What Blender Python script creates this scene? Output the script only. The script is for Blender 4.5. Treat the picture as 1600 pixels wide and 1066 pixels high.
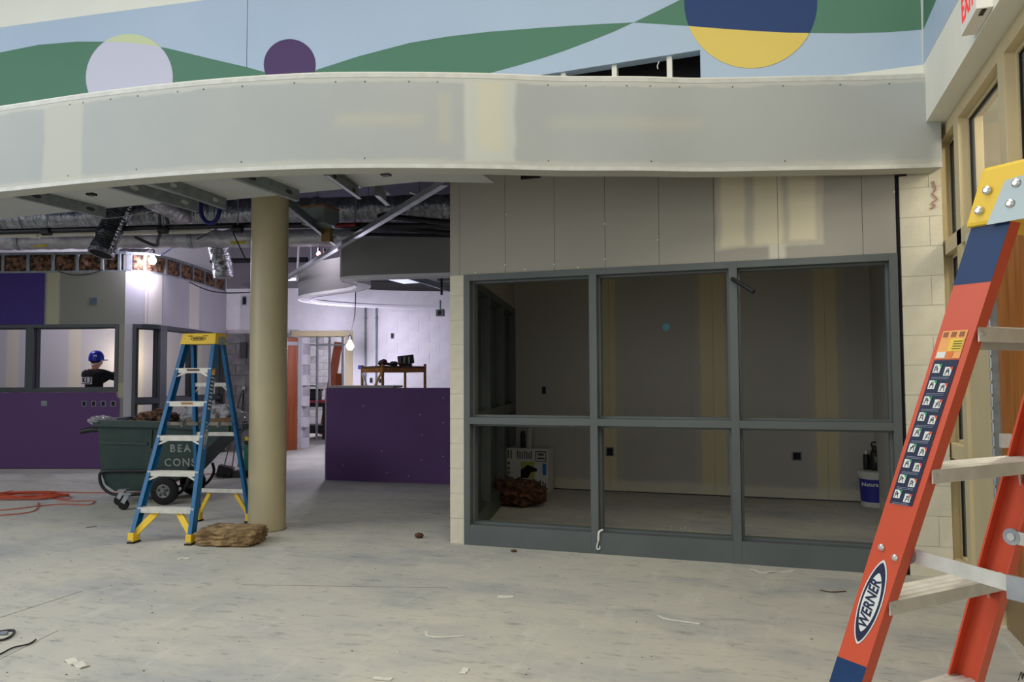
import bpy, bmesh, math, random
from math import sin, cos, pi, radians
from mathutils import Vector, Matrix, noise

for o in list(bpy.data.objects):
    bpy.data.objects.remove(o)
COL = bpy.context.scene.collection
SC = bpy.context.scene
V = Vector
random.seed(7)

# ------------------------------------------------------------------ camera, world, lights
EYE = 1.35
YAW = math.atan(408 / 1200); PITCH = math.atan(57.5 / 1200); ROLL = 0.0048
f0 = V((-sin(YAW), cos(YAW), 0)); r0 = V((cos(YAW), sin(YAW), 0))
FWD = f0 * cos(PITCH) + V((0, 0, 1)) * sin(PITCH)
up0 = r0.cross(FWD)
RGT = r0 * cos(ROLL) - up0 * sin(ROLL)
UPV = up0 * cos(ROLL) + r0 * sin(ROLL)
cam = bpy.data.cameras.new('camera')
cam.sensor_width = 36; cam.lens = 27.0; cam.clip_end = 200
camo = bpy.data.objects.new('camera', cam); COL.objects.link(camo)
camo.matrix_world = Matrix(((RGT.x, UPV.x, -FWD.x, 0), (RGT.y, UPV.y, -FWD.y, 0), (RGT.z, UPV.z, -FWD.z, EYE), (0, 0, 0, 1)))
SC.camera = camo

w = bpy.data.worlds.new('World'); SC.world = w; w.use_nodes = True
w.node_tree.nodes['Background'].inputs[0].default_value = (0.86, 0.9, 0.92, 1)
w.node_tree.nodes['Background'].inputs[1].default_value = 0.36
SC.view_settings.view_transform = 'Standard'; SC.view_settings.look = 'None'
SC.view_settings.exposure = -0.34; SC.view_settings.gamma = 1.0
SC.view_settings.use_curve_mapping = False

def area(name, loc, size, power, col, target=None):
    l = bpy.data.lights.new(name, 'AREA'); l.shape = 'RECTANGLE'; l.size, l.size_y = size; l.energy = power; l.color = col
    o = bpy.data.objects.new(name, l); COL.objects.link(o); o.location = loc
    d = (V(target) - V(loc)) if target else V((0, 0, -1))
    o.rotation_euler = d.to_track_quat('-Z', 'Y').to_euler()
    return o
def bulb(name, loc, power, col, r=0.05):
    l = bpy.data.lights.new(name, 'POINT'); l.energy = power; l.color = col; l.shadow_soft_size = r
    o = bpy.data.objects.new(name, l); COL.objects.link(o); o.location = loc
    return o
LAV = (0.86, 0.80, 1.0)
area('hall_light_cool', (-5.0, 0.2, 6.4), (7, 5), 260, (0.96, 0.99, 1.0))
area('hall_light_warm', (-0.3, 1.4, 5.9), (2, 3.5), 150, (1.0, 0.9, 0.7))
area('hall_side_light', (-10.5, -1.5, 4.4), (5, 3.0), 420, (0.97, 0.99, 1.0), (1.0, 3.2, 2.4))
area('hall_front_fill', (-3.0, -6.0, 2.6), (12, 3.4), 180, (0.97, 0.99, 1.0), (-2.2, 9.0, 1.6))  # added fill from behind the camera, no window there; lifts the dark room

# ------------------------------------------------------------------ pixel of the 1600x1066 frame -> point on a real plane
def ray(x, y): return FWD + RGT * ((x - 800) / 1200) - UPV * ((y - 533) / 1200)
CAMP = V((0, 0, EYE))
def atY(x, y, Y): d = ray(x, y); return CAMP + d * (Y / d.y)
def atX(x, y, X): d = ray(x, y); return CAMP + d * (X / d.x)
def atZ(x, y, z=0): d = ray(x, y); return CAMP + d * ((z - EYE) / d.z)
def atD(x, y, D): d = ray(x, y); return CAMP + d * (D / (d.x * f0.x + d.y * f0.y))
def atPl(x, y, p, n): d = ray(x, y); return CAMP + d * ((V(p) - CAMP).dot(n) / d.dot(n))
UD = V((0.961, 0.277, 0)); UN = V((-0.277, 0.961, 0))          # the second grid of walls
P1 = V((-9.36, 9.17, 0)); P4 = V((-8.65, 12.66, 0))
def atW1(x, y, off=0): return atPl(x, y, P1 - UN * off, UN)
def atW4(x, y, off=0): return atPl(x, y, P4 - UN * off, UN)
def w4(X, z, off=0):
    t = (X - P4.x) / UD.x; p = P4 + UD * t - UN * off; return V((p.x, p.y, z))
def w1(X, z, off=0):
    t = (X - P1.x) / UD.x; p = P1 + UD * t - UN * off; return V((p.x, p.y, z))

# ------------------------------------------------------------------ materials
def lin(c):
    r = []
    for v in c[:3]:
        v = v / 255.0
        r.append(v / 12.92 if v <= 0.04045 else ((v + 0.055) / 1.055) ** 2.4)
    return (r[0], r[1], r[2], 1)
MATS = {}
def mat(name, c1, c2=None, scale=6.0, rough=0.6, metal=0.0, bump=0.0, bscale=None, detail=4, stretch=None, contrast=(0.35, 0.65), emit=None, estr=1.0, alpha=1.0, spec=0.4, trans=0.0):
    if name in MATS: return MATS[name]
    m = bpy.data.materials.new(name); MATS[name] = m; m.use_nodes = True
    nt = m.node_tree; N = nt.nodes; L = nt.links; b = N['Principled BSDF']
    b.inputs['Base Color'].default_value = lin(c1); b.inputs['Roughness'].default_value = rough
    b.inputs['Metallic'].default_value = metal; b.inputs['Specular IOR Level'].default_value = spec
    if alpha < 1: b.inputs['Alpha'].default_value = alpha
    if trans: b.inputs['Transmission Weight'].default_value = trans
    tc = None
    if c2 or bump:
        tc = N.new('ShaderNodeTexCoord'); mp = N.new('ShaderNodeMapping'); L.new(tc.outputs['Object'], mp.inputs[0])
        if stretch: mp.inputs['Scale'].default_value = stretch
    if c2:
        n = N.new('ShaderNodeTexNoise'); n.inputs['Scale'].default_value = scale; n.inputs['Detail'].default_value = detail
        L.new(mp.outputs[0], n.inputs['Vector'])
        r = N.new('ShaderNodeValToRGB'); r.color_ramp.elements[0].position, r.color_ramp.elements[1].position = contrast
        r.color_ramp.elements[0].color = lin(c1); r.color_ramp.elements[1].color = lin(c2)
        L.new(n.outputs['Fac'], r.inputs[0]); L.new(r.outputs[0], b.inputs['Base Color'])
    if bump:
        n2 = N.new('ShaderNodeTexNoise'); n2.inputs['Scale'].default_value = bscale or scale * 4; n2.inputs['Detail'].default_value = 3
        L.new(mp.outputs[0], n2.inputs['Vector'])
        bp = N.new('ShaderNodeBump'); bp.inputs['Strength'].default_value = bump; bp.inputs['Distance'].default_value = 0.02
        L.new(n2.outputs['Fac'], bp.inputs['Height']); L.new(bp.outputs[0], b.inputs['Normal'])
    if emit:
        b.inputs['Emission Color'].default_value = lin(emit); b.inputs['Emission Strength'].default_value = estr
    return m

def patchmat(name, base, base2, patches, rough=0.85, nscale=3.0):
    """paint / paper base with trowelled or painted rectangles (x0,x1,z0,z1,colour,opacity,softness) in object X and Z"""
    m = bpy.data.materials.new(name); MATS[name] = m; m.use_nodes = True
    nt = m.node_tree; N = nt.nodes; L = nt.links; b = N['Principled BSDF']
    b.inputs['Roughness'].default_value = rough; b.inputs['Specular IOR Level'].default_value = 0.25
    tc = N.new('ShaderNodeTexCoord'); sx = N.new('ShaderNodeSeparateXYZ'); L.new(tc.outputs['Object'], sx.inputs[0])
    n = N.new('ShaderNodeTexNoise'); n.inputs['Scale'].default_value = nscale; n.inputs['Detail'].default_value = 5
    L.new(tc.outputs['Object'], n.inputs['Vector'])
    r = N.new('ShaderNodeValToRGB'); r.color_ramp.elements[0].position = 0.3; r.color_ramp.elements[1].position = 0.7
    r.color_ramp.elements[0].color = lin(base); r.color_ramp.elements[1].color = lin(base2)
    L.new(n.outputs['Fac'], r.inputs[0]); col = r.outputs[0]
    nw = N.new('ShaderNodeTexNoise'); nw.inputs['Scale'].default_value = 5; nw.inputs['Detail'].default_value = 3
    L.new(tc.outputs['Object'], nw.inputs['Vector'])
    wob = N.new('ShaderNodeMath'); wob.operation = 'MULTIPLY_ADD'; L.new(nw.outputs['Fac'], wob.inputs[0])
    wob.inputs[1].default_value = 0.05; wob.inputs[2].default_value = -0.025
    ax = N.new('ShaderNodeMath'); ax.operation = 'ADD'; L.new(sx.outputs[0], ax.inputs[0]); L.new(wob.outputs[0], ax.inputs[1])
    az = N.new('ShaderNodeMath'); az.operation = 'ADD'; L.new(sx.outputs[2], az.inputs[0]); L.new(wob.outputs[0], az.inputs[1])
    def step(src, a, s, inv):
        mr = N.new('ShaderNodeMapRange'); mr.interpolation_type = 'SMOOTHSTEP'
        mr.inputs['From Min'].default_value = a - s; mr.inputs['From Max'].default_value = a + s
        mr.inputs['To Min'].default_value = 1.0 if inv else 0.0; mr.inputs['To Max'].default_value = 0.0 if inv else 1.0
        L.new(src, mr.inputs['Value']); return mr.outputs[0]
    def mul(p, q):
        k = N.new('ShaderNodeMath'); k.operation = 'MULTIPLY'; L.new(p, k.inputs[0])
        if isinstance(q, float): k.inputs[1].default_value = q
        else: L.new(q, k.inputs[1])
        return k.outputs[0]
    for (x0, x1, z0, z1, c, op, s) in patches:
        k = mul(mul(step(ax.outputs[0], x0, s, False), step(ax.outputs[0], x1, s, True)), mul(step(az.outputs[0], z0, s, False), step(az.outputs[0], z1, s, True)))
        k = mul(k, float(op))
        mx = N.new('ShaderNodeMixRGB'); L.new(k, mx.inputs[0]); L.new(col, mx.inputs[1]); mx.inputs[2].default_value = lin(c)
        col = mx.outputs[0]
    L.new(col, b.inputs['Base Color'])
    return m

# ------------------------------------------------------------------ mesh builder
class G:
    def __init__(s): s.v = []; s.f = []; s.m = []; s.cur = 0
    def add(s, vs, fs):
        k = len(s.v); s.v += [V(p) for p in vs]
        for f in fs: s.f.append(tuple(i + k for i in f)); s.m.append(s.cur)
        return s
    def box(s, c, d, R=None):
        x, y, z = d[0] / 2, d[1] / 2, d[2] / 2
        vs = [V((a, b, e)) for a in (-x, x) for b in (-y, y) for e in (-z, z)]
        if R is not None: vs = [R @ p for p in vs]
        return s.add([p + V(c) for p in vs], [(0, 1, 3, 2), (4, 6, 7, 5), (0, 4, 5, 1), (2, 3, 7, 6), (0, 2, 6, 4), (1, 5, 7, 3)])
    def bb(s, a, b):
        return s.box([(p + q) / 2 for p, q in zip(a, b)], [abs(q - p) for p, q in zip(a, b)])
    def bar(s, p, q, wd, ht, up=(0, 0, 1)):
        p, q = V(p), V(q); d = (q - p).normalized(); u = V(up)
        if abs(d.dot(u)) > 0.98: u = V((1, 0, 0))
        a = d.cross(u).normalized(); b = a.cross(d).normalized()
        vs = []
        for e in (p, q):
            for i, j in ((-1, -1), (1, -1), (1, 1), (-1, 1)): vs.append(e + a * (i * wd / 2) + b * (j * ht / 2))
        return s.add(vs, [(3, 2, 1, 0), (4, 5, 6, 7), (0, 1, 5, 4), (1, 2, 6, 5), (2, 3, 7, 6), (3, 0, 4, 7)])
    def loft(s, rings, cap=True, closed=True):
        n = len(rings[0]); vs = [p for r in rings for p in r]; fs = []
        for i in range(len(rings) - 1):
            for j in range(n if closed else n - 1):
                k = (j + 1) % n; fs.append((i * n + j, i * n + k, (i + 1) * n + k, (i + 1) * n + j))
        if cap: fs.append(tuple(range(n - 1, -1, -1))); fs.append(tuple((len(rings) - 1) * n + j for j in range(n)))
        return s.add(vs, fs)
    def prism(s, poly, o, ex, ey, d):
        """polygon (a,b) in the plane o + a*ex + b*ey, extruded along vector d"""
        o, ex, ey, d = V(o), V(ex), V(ey), V(d)
        r = [o + ex * a + ey * b for a, b in poly]
        return s.loft([r, [p + d for p in r]])
    def pprism(s, pts, d):
        d = V(d); return s.loft([[V(p) for p in pts], [V(p) + d for p in pts]])
    def tube(s, path, r, n=8, cap=True):
        path = [V(p) for p in path]; rings = []
        d = (path[1] - path[0]).normalized(); u = V((0, 0, 1)) if abs(d.z) < 0.9 else V((1, 0, 0))
        a = d.cross(u).normalized()
        for i, p in enumerate(path):
            d = (path[min(i + 1, len(path) - 1)] - path[max(i - 1, 0)]).normalized()
            a = (a - d * a.dot(d)).normalized(); b = d.cross(a)
            rr = r[i] if isinstance(r, (list, tuple)) else r
            rings.append([p + a * (cos(2 * pi * k / n) * rr) + b * (sin(2 * pi * k / n) * rr) for k in range(n)])
        return s.loft(rings, cap)
    def lathe(s, prof, c=(0, 0, 0), axis=(0, 0, 1), n=20, cap=True):
        c, w_ = V(c), V(axis).normalized(); u = V((1, 0, 0)) if abs(w_.x) < 0.9 else V((0, 1, 0))
        a = w_.cross(u).normalized(); b = w_.cross(a)
        return s.loft([[c + w_ * z + a * (cos(2 * pi * k / n) * r) + b * (sin(2 * pi * k / n) * r) for k in range(n)] for r, z in prof], cap)
    def build(s, name, mats, parent=None, smooth=False, bevel=0.0, world=True, loc=None):
        me = bpy.data.meshes.new(name)
        off = V((0, 0, 0))
        if parent is not None and world:
            q = parent
            while q is not None: off += q.location; q = q.parent
        if loc is not None: off = V(loc)
        bm = bmesh.new()
        bv = [bm.verts.new(p - off) for p in s.v]
        for f, mi in zip(s.f, s.m):
            try: fc = bm.faces.new([bv[i] for i in f]); fc.material_index = mi; fc.smooth = smooth
            except ValueError: pass
        bmesh.ops.recalc_face_normals(bm, faces=bm.faces[:])
        if bevel:
            es = [e for e in bm.edges if len(e.link_faces) == 2 and e.calc_face_angle(0) > 0.5]
            bmesh.ops.bevel(bm, geom=es, offset=bevel, segments=2, affect='EDGES', profile=0.6)
        bm.to_mesh(me); bm.free()
        for m in (mats if isinstance(mats, (list, tuple)) else [mats]): me.materials.append(m)
        if smooth: me.set_sharp_from_angle(angle=radians(40))
        o = bpy.data.objects.new(name, me); COL.objects.link(o)
        if parent is not None: o.parent = parent
        if loc is not None: o.location = loc
        return o

def thing(name, label, cat, loc=(0, 0, 0), rotz=0, group=None):
    o = bpy.data.objects.new(name, None); COL.objects.link(o); o.empty_display_size = 0.1
    o.location = loc; o.rotation_euler = (0, 0, rotz); o['label'] = label; o['category'] = cat
    if group: o['group'] = group
    return o
def tag(o, label, cat, group=None):
    o['label'] = label; o['category'] = cat
    if group: o['group'] = group
    return o
def struct(o, label=None):
    o['kind'] = 'structure'
    if label: o['label'] = label
    return o
def sgroup(name, label=None):
    o = bpy.data.objects.new(name, None); COL.objects.link(o); struct(o, label); return o
def stuff(o): o['kind'] = 'stuff'; return o
def copy(o, parent=None):
    c = o.copy(); COL.objects.link(c)
    if parent is not None: c.parent = parent
    return c
def text(name, body, parent, mat_, o, ex, ey, size, depth=0.001, align='CENTER', bold=0.0, sx=1.0, space=1.0):
    """flat lettering as mesh at o, running along ex, upright along ey (parent-local coordinates)"""
    c = bpy.data.curves.new(name, 'FONT'); c.body = body; c.size = size; c.align_x = align; c.align_y = 'CENTER'
    c.extrude = depth; c.offset = bold; c.space_character = space; c.resolution_u = 3
    t = bpy.data.objects.new(name, c); COL.objects.link(t)
    bpy.context.view_layer.update()
    dg = bpy.context.evaluated_depsgraph_get()
    me = bpy.data.meshes.new_from_object(t.evaluated_get(dg)); bpy.data.objects.remove(t)
    ex, ey = V(ex).normalized(), V(ey).normalized(); ez = ex.cross(ey)
    M = Matrix(((ex.x * sx, ey.x, ez.x, o[0]), (ex.y * sx, ey.y, ez.y, o[1]), (ex.z * sx, ey.z, ez.z, o[2]), (0, 0, 0, 1)))
    me.transform(M); me.materials.append(mat_); me.name = name
    ob = bpy.data.objects.new(name, me); COL.objects.link(ob)
    if parent is not None: ob.parent = parent
    return ob
def spline(pts, n=8):
    pts = [V(p) for p in pts]; out = []
    for i in range(len(pts) - 1):
        p0 = pts[max(i - 1, 0)]; p1 = pts[i]; p2 = pts[i + 1]; p3 = pts[min(i + 2, len(pts) - 1)]
        for k in range(n):
            t = k / n
            out.append(0.5 * ((2 * p1) + (p2 - p0) * t + (2 * p0 - 5 * p1 + 4 * p2 - p3) * t * t + (3 * p1 - p0 - 3 * p2 + p3) * t ** 3))
    out.append(pts[-1]); return out
def blob(name, mat_, dims, parent=None, seed=0, amp=0.25, freq=3.0, sub=4, flat=0.0, power=2.0):
    """a lumpy superellipsoid resting on z=0"""
    bm = bmesh.new(); bmesh.ops.create_icosphere(bm, subdivisions=sub, radius=1)
    for v in bm.verts:
        p = v.co.copy(); nn_ = (abs(p.x) ** power + abs(p.y) ** power + abs(p.z) ** power) ** (1 / power); p = p / nn_
        q = noise.fractal(p * freq + V((seed, seed * 2.3, 0)), 1.0, 2.0, 4)
        p = p * (1 + amp * q)
        v.co = V((p.x * dims[0] / 2, p.y * dims[1] / 2, p.z * dims[2] / 2 + dims[2] / 2))
        if v.co.z < 0.003: v.co.z = 0.003 * random.random()
    me = bpy.data.meshes.new(name); bm.to_mesh(me); bm.free()
    for p in me.polygons: p.use_smooth = True
    me.materials.append(mat_)
    o = bpy.data.objects.new(name, me); COL.objects.link(o)
    if parent is not None: o.parent = parent
    return o

# ------------------------------------------------------------------ palette
M_white = mat('white_paint', (226, 226, 216), (220, 221, 212), scale=2, rough=0.7)
M_cream_block = mat('cream_block_paint', (205, 201, 184), (198, 193, 176), scale=9, rough=0.7, bump=0.15, bscale=60)
M_lav_block = mat('white_block_paint', (232, 230, 234), (224, 222, 228), scale=5, rough=0.7, bump=0.15, bscale=60)
M_cmu = mat('grey_block', (132, 130, 134), (168, 166, 168), scale=5, rough=0.95, bump=0.4, bscale=70)
M_cmu_light = mat('pale_block', (196, 194, 196), (176, 174, 178), scale=7, rough=0.95, bump=0.4, bscale=70)
M_mortar = mat('mortar', (188, 184, 170), rough=0.95)
M_mortar_grey = mat('grey_mortar', (196, 194, 196), rough=0.95)
M_frame = mat('grey_steel_paint', (88, 95, 96), (82, 89, 90), scale=3, rough=0.45)
M_frame_dark = mat('dark_grey_steel_paint', (66, 70, 76), (60, 64, 70), scale=3, rough=0.45)
M_beige = mat('beige_steel_paint', (196, 182, 146), (190, 176, 140), scale=3, rough=0.5)
M_column = mat('column_paint', (174, 164, 134), (168, 158, 130), scale=2.5, rough=0.42)
M_galv = mat('galvanised_steel', (138, 146, 148), (118, 126, 130), scale=12, rough=0.5, metal=0.35)
M_galv_light = mat('bright_galvanised_steel', (170, 174, 178), (150, 154, 160), scale=12, rough=0.4, metal=0.6)
M_alu = mat('aluminium', (206, 205, 198), (190, 189, 183), scale=20, rough=0.45, metal=0.12, bump=0.04)
M_chrome = mat('rivet_metal', (205, 206, 205), rough=0.3, metal=0.8)
M_black = mat('black_plastic', (22, 22, 24), (30, 30, 33), scale=10, rough=0.5)
M_rubber = mat('black_rubber', (18, 18, 19), rough=0.8)
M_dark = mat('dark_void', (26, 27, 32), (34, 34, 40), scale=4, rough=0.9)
M_deck = mat('roof_deck', (46, 46, 58), (36, 36, 46), scale=3, rough=0.9)
M_foil = mat('foil_wrap', (196, 198, 204), (140, 142, 150), scale=7, rough=0.25, metal=0.75, bump=1.0, bscale=16, stretch=(3, 1, 1))
M_foil_b = mat('foil_wrap_pale', (205, 203, 206), (170, 168, 174), scale=5, rough=0.38, metal=0.35, bump=0.8, bscale=14)
M_flex = mat('flex_duct_foil', (205, 207, 212), (130, 132, 140), scale=18, rough=0.22, metal=0.85, bump=0.7, bscale=40)
M_insul = mat('brown_insulation', (134, 100, 76), (46, 32, 25), scale=15, contrast=(0.4, 0.6), rough=1.0, bump=1.0, bscale=38, detail=8)
M_insul2 = mat('tan_insulation', (168, 142, 104), (104, 82, 56), scale=9, rough=1.0, bump=1.0, bscale=45, detail=8)
M_wood = mat('oak_door', (168, 104, 38), (138, 80, 24), scale=2.2, rough=0.45, stretch=(9, 9, 0.9), detail=6)
M_reddoor = mat('red_brown_door', (150, 78, 40), (128, 62, 30), scale=2.2, rough=0.45, stretch=(8, 8, 0.8), detail=6)
M_purple = mat('purple_paint', (94, 64, 114), (88, 59, 108), scale=1.5, rough=0.75)
M_bulb = mat('bulb_glow', (255, 255, 255), emit=(240, 248, 255), estr=14)
M_tint = mat('clear_glass', (235, 240, 238), rough=0.02, alpha=0.14, spec=0.5)
M_bluelens = mat('navy_label', (22, 34, 66), rough=0.5)
M_lblwhite = mat('label_white', (222, 224, 222), rough=0.5)
M_yellow = mat('yellow_plastic', (232, 196, 60), (226, 188, 52), scale=5, rough=0.45)
M_orange_cord = mat('orange_cord', (186, 82, 54), rough=0.6)

# ------------------------------------------------------------------ floor
def floor_mat():
    m = bpy.data.materials.new('concrete_floor'); m.use_nodes = True
    nt = m.node_tree; N = nt.nodes; L = nt.links; b = N['Principled BSDF']
    b.inputs['Roughness'].default_value = 0.72; b.inputs['Specular IOR Level'].default_value = 0.3
    tc = N.new('ShaderNodeTexCoord')
    def ns(scale, det, st=None, rot=0):
        mp = N.new('ShaderNodeMapping'); L.new(tc.outputs['Object'], mp.inputs[0]); mp.inputs['Rotation'].default_value = (0, 0, rot)
        if st: mp.inputs['Scale'].default_value = st
        n = N.new('ShaderNodeTexNoise'); n.inputs['Scale'].default_value = scale; n.inputs['Detail'].default_value = det
        n.inputs['Roughness'].default_value = 0.65
        L.new(mp.outputs[0], n.inputs['Vector']); return n.outputs['Fac']
    def ramp(src, a, ca, b_, cb):
        r = N.new('ShaderNodeValToRGB'); r.color_ramp.elements[0].position = a; r.color_ramp.elements[1].position = b_
        r.color_ramp.elements[0].color = ca; r.color_ramp.elements[1].color = cb; L.new(src, r.inputs[0]); return r.outputs[0]
    base = ramp(ns(0.9, 6), 0.32, lin((180, 180, 174)), 0.68, lin((199, 196, 183)))
    def over(col, src, a, b_, c, op):
        k = ramp(src, a, (0, 0, 0, 1), b_, (op, op, op, 1))
        mx = N.new('ShaderNodeMixRGB'); L.new(k, mx.inputs[0]); L.new(col, mx.inputs[1]); mx.inputs[2].default_value = lin(c); return mx.outputs[0]
    col = over(base, ns(1.1, 5, (0.8, 1.6, 1), 0.5), 0.48, 0.7, (150, 155, 161), 0.75)
    col = over(col, ns(4.0, 8, (1, 3.0, 1), -0.25), 0.56, 0.7, (132, 134, 134), 0.7)
    col = over(col, ns(9.0, 8, (1, 4.0, 1), -0.3), 0.59, 0.7, (104, 105, 104), 0.7)
    col = over(col, ns(3.0, 8, (2.5, 0.6, 1), 0.7), 0.56, 0.74, (216, 214, 204), 0.4)
    col = over(col, ns(16.0, 6), 0.7, 0.76, (90, 84, 76), 0.7)
    L.new(col, b.inputs['Base Color'])
    bp = N.new('ShaderNodeBump'); bp.inputs['Strength'].default_value = 0.12; bp.inputs['Distance'].default_value = 0.01
    L.new(ns(22, 6), bp.inputs['Height']); L.new(bp.outputs[0], b.inputs['Normal'])
    return m
g = G(); g.bb((-17, -6, -0.15), (6, 26, 0)); floor = struct(g.build('floor', floor_mat()), 'pale grey bare concrete slab with dark scuffs')
M_joint = mat('saw_joint', (120, 120, 112), rough=0.9)
for a, b, wd in (((-60, 985), (128, 924), 0.006), ((378, 914), (700, 919), 0.006), ((-60, 1060), (92, 985), 0.004)):
    p, q = atZ(*a), atZ(*b)
    G().bar(p + V((0, 0, 0.0005)), q + V((0, 0, 0.0005)), wd, 0.001).build('control_joint', M_joint, floor)

# ------------------------------------------------------------------ mural wall above the fascia
MY = 5.745
C_blue = mat('mural_pale_blue', (172, 190, 212), (166, 186, 208), scale=0.7, rough=0.6)
C_green = mat('mural_green', (78, 124, 102), (74, 120, 98), scale=0.7, rough=0.6)
C_lav = mat('mural_lavender', (196, 196, 214), rough=0.6)
C_lime = mat('mural_pale_lime', (196, 206, 164), rough=0.6)
C_purple = mat('mural_purple', (72, 48, 96), rough=0.6)
C_navy = mat('mural_navy', (16, 54, 108), rough=0.6)
C_gold = mat('mural_gold', (216, 192, 96), rough=0.6)
mural = sgroup('wall_back', 'white and pale blue mural wall with green waves and coloured discs')
def mur(px, lift, name, m, flat=True):
    pts = [atY(x, y, MY - lift) for x, y in px]
    g = G(); g.pprism(pts, (0, lift * 0.9, 0)); return g.build(name, m, mural)
ztop = 6.3
# wall panels around the long slot
slot = [atY(x, y, MY) for x, y in ((800, 115), (822, 111), (1094, 78), (1095, 121))]
zs = 3.36
def mwall(pts): 
    g = G(); g.pprism([V((a, MY, b)) for a, b in pts], (0, 0.1, 0)); return g.build('mural_panel', C_blue, mural)
xj = atY(386, 60, MY).x
s1, s2 = slot[1], slot[2]
mwall([(-17, 3.36), (xj - 0.004, 3.36), (xj - 0.004, ztop), (-17, ztop)])
mwall([(xj + 0.004, 3.36), (s1.x - 0.4, 3.36), (s1.x - 0.4, ztop), (xj + 0.004, ztop)])
mwall([(s1.x - 0.4, s1.z - 0.06), (s2.x, s2.z), (s2.x, ztop), (s1.x - 0.4, ztop)])
mwall([(s2.x, 3.36), (1.0, 3.36), (1.0, ztop), (s2.x, ztop)])
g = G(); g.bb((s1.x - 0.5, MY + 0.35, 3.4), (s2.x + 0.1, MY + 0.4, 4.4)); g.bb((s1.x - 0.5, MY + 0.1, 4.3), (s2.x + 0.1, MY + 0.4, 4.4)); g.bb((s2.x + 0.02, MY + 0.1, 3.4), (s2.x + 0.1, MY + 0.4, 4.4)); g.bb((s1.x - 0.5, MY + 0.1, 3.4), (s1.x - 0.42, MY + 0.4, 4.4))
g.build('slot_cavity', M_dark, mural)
for x in (880.5, 960, 1046):
    c = atY(x, 100, MY + 0.04).x
    g = G(); g.bb((c - 0.019, MY + 0.03, 3.41), (c + 0.019, MY + 0.1, 4.2)); g.build('stud', M_white, mural)
g = G(); g.tube([atY(1030, 96, MY - 0.01), atY(1027, 103, MY - 0.015), atY(1028, 108, MY - 0.01)], 0.004, 5); g.build('torn_paper', M_white, mural)
Ln = 0.0015
mur([(-700, -40), (-700, 150), (0, 43), (160, 21), (320, 0), (560, -34)], Ln, 'painted_white_field', M_white)
top_g = [(-300, 128), (-100, 98), (0, 82), (60, 70), (120, 65), (165, 65), (215, 68), (260, 75), (330, 92), (386, 105), (432, 118)]
mur(top_g + [(432, 140), (-300, 250)], Ln, 'painted_green_wave', C_green)
def disc(cx, cy, rx, ry, n=48, a0=0, a1=360):
    return [(cx + rx * cos(radians(a0 + (a1 - a0) * i / n)), cy - ry * sin(radians(a0 + (a1 - a0) * i / n))) for i in range(n + (0 if a1 - a0 == 360 else 1))]
mur(disc(202, 121, 68, 68), 2 * Ln, 'painted_lavender_disc', C_lav)
d = [p for p in disc(202, 121, 68, 68, 60, 44, 123)]
mur(d + [(165, 65), (190, 65.5), (215, 68), (240, 71.5), (250, 73.3)], 3 * Ln, 'painted_lime_cap', C_lime)
mur(disc(452.5, 101, 40.5, 40), 2 * Ln, 'painted_purple_disc', C_purple)
lens_top = [(470, 116), (495, 109), (560, 88), (640, 67), (700, 57), (760, 50), (850, 43), (920, 38.5), (990, 35)]
mur(lens_top + [(960, 49), (920, 65), (880, 80), (850, 90), (810, 102), (770, 113), (700, 130), (500, 130)], Ln, 'painted_green_lens', C_green)
g2low = [(990, 35), (1070, 40), (1130, 45), (1190, 49), (1260, 51.5), (1330, 52), (1390, 50), (1443, 46)]
cxy = [tuple(p) for p in ((1443, -60), (1200, -60), (1062, 0), (1030, 16))]
mur(g2low + cxy, Ln, 'painted_green_field', C_green)
mur(disc(1173, 3.5, 104, 103), 2 * Ln, 'painted_navy_disc', C_navy)
low = [(1075, 40.5), (1130, 45), (1190, 49), (1230, 51), (1262.5, 51.6)]
d = [(1173 + 104 * cos(radians(a)), 3.5 - 103 * sin(radians(a))) for a in range(-28, -160, -4)]
mur(low + d + [(1173 + 104 * cos(radians(-159)), 3.5 - 103 * sin(radians(-159)))], 3 * Ln, 'painted_gold_crescent', C_gold)
mur([(1300, 119.5), (1443, 101), (1443, 130), (1300, 130)], Ln, 'painted_white_wedge', M_white)

# bulkhead over the right wall
bk = sgroup('trim_1', 'white bulkhead above the beige glazed frames')
g = G(); g.bb((1.0, -4, 3.045), (1.5, MY + 0.1, ztop)); g.build('bulkhead_box', M_white, bk)
def bul(px, lift, name, m):
    pts = [atX(x, y, 1.0 - lift) for x, y in px]; g = G(); g.pprism(pts, (lift * 0.9, 0, 0)); return g.build(name, m, bk)
bul([(1442.5, 47), (1442.5, 101), (1497, 0), (1463, 0)], Ln, 'painted_blue_stripe', C_blue)
bul([(1442.5, -10), (1442.5, 47), (1463, 0), (1468, -10)], Ln, 'painted_green_stripe', C_green)
# exit sign on the bulkhead
sg = thing('exit_sign', 'white exit sign box with red letters on the bulkhead', 'sign', (0.98, 4.25, 3.05))
sx0, sx1 = 0.93, 1.0; ya, yb = 4.02, 4.33; za, zb = 3.06, 3.27
g = G(); g.bb((sx0, ya, za), (sx1, yb, zb)); g.build('housing', mat('sign_white', (232, 230, 224), rough=0.4), sg, bevel=0.004)
M_red = mat('exit_red', (226, 52, 62), rough=0.4, emit=(230, 40, 50), estr=0.5)
text('lettering', 'EXIT', sg, M_red, V((sx0 - 0.001, (ya + yb) / 2, (za + zb) / 2)) - sg.location, (0, -1, 0), (0, 0, 1), 0.17, 0.001, bold=0.004, sx=0.72)
g = G(); g.bb((0.955, 4.03, za - 0.003), (0.975, 4.10, za)); g.build('test_switch', M_black, sg)

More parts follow.
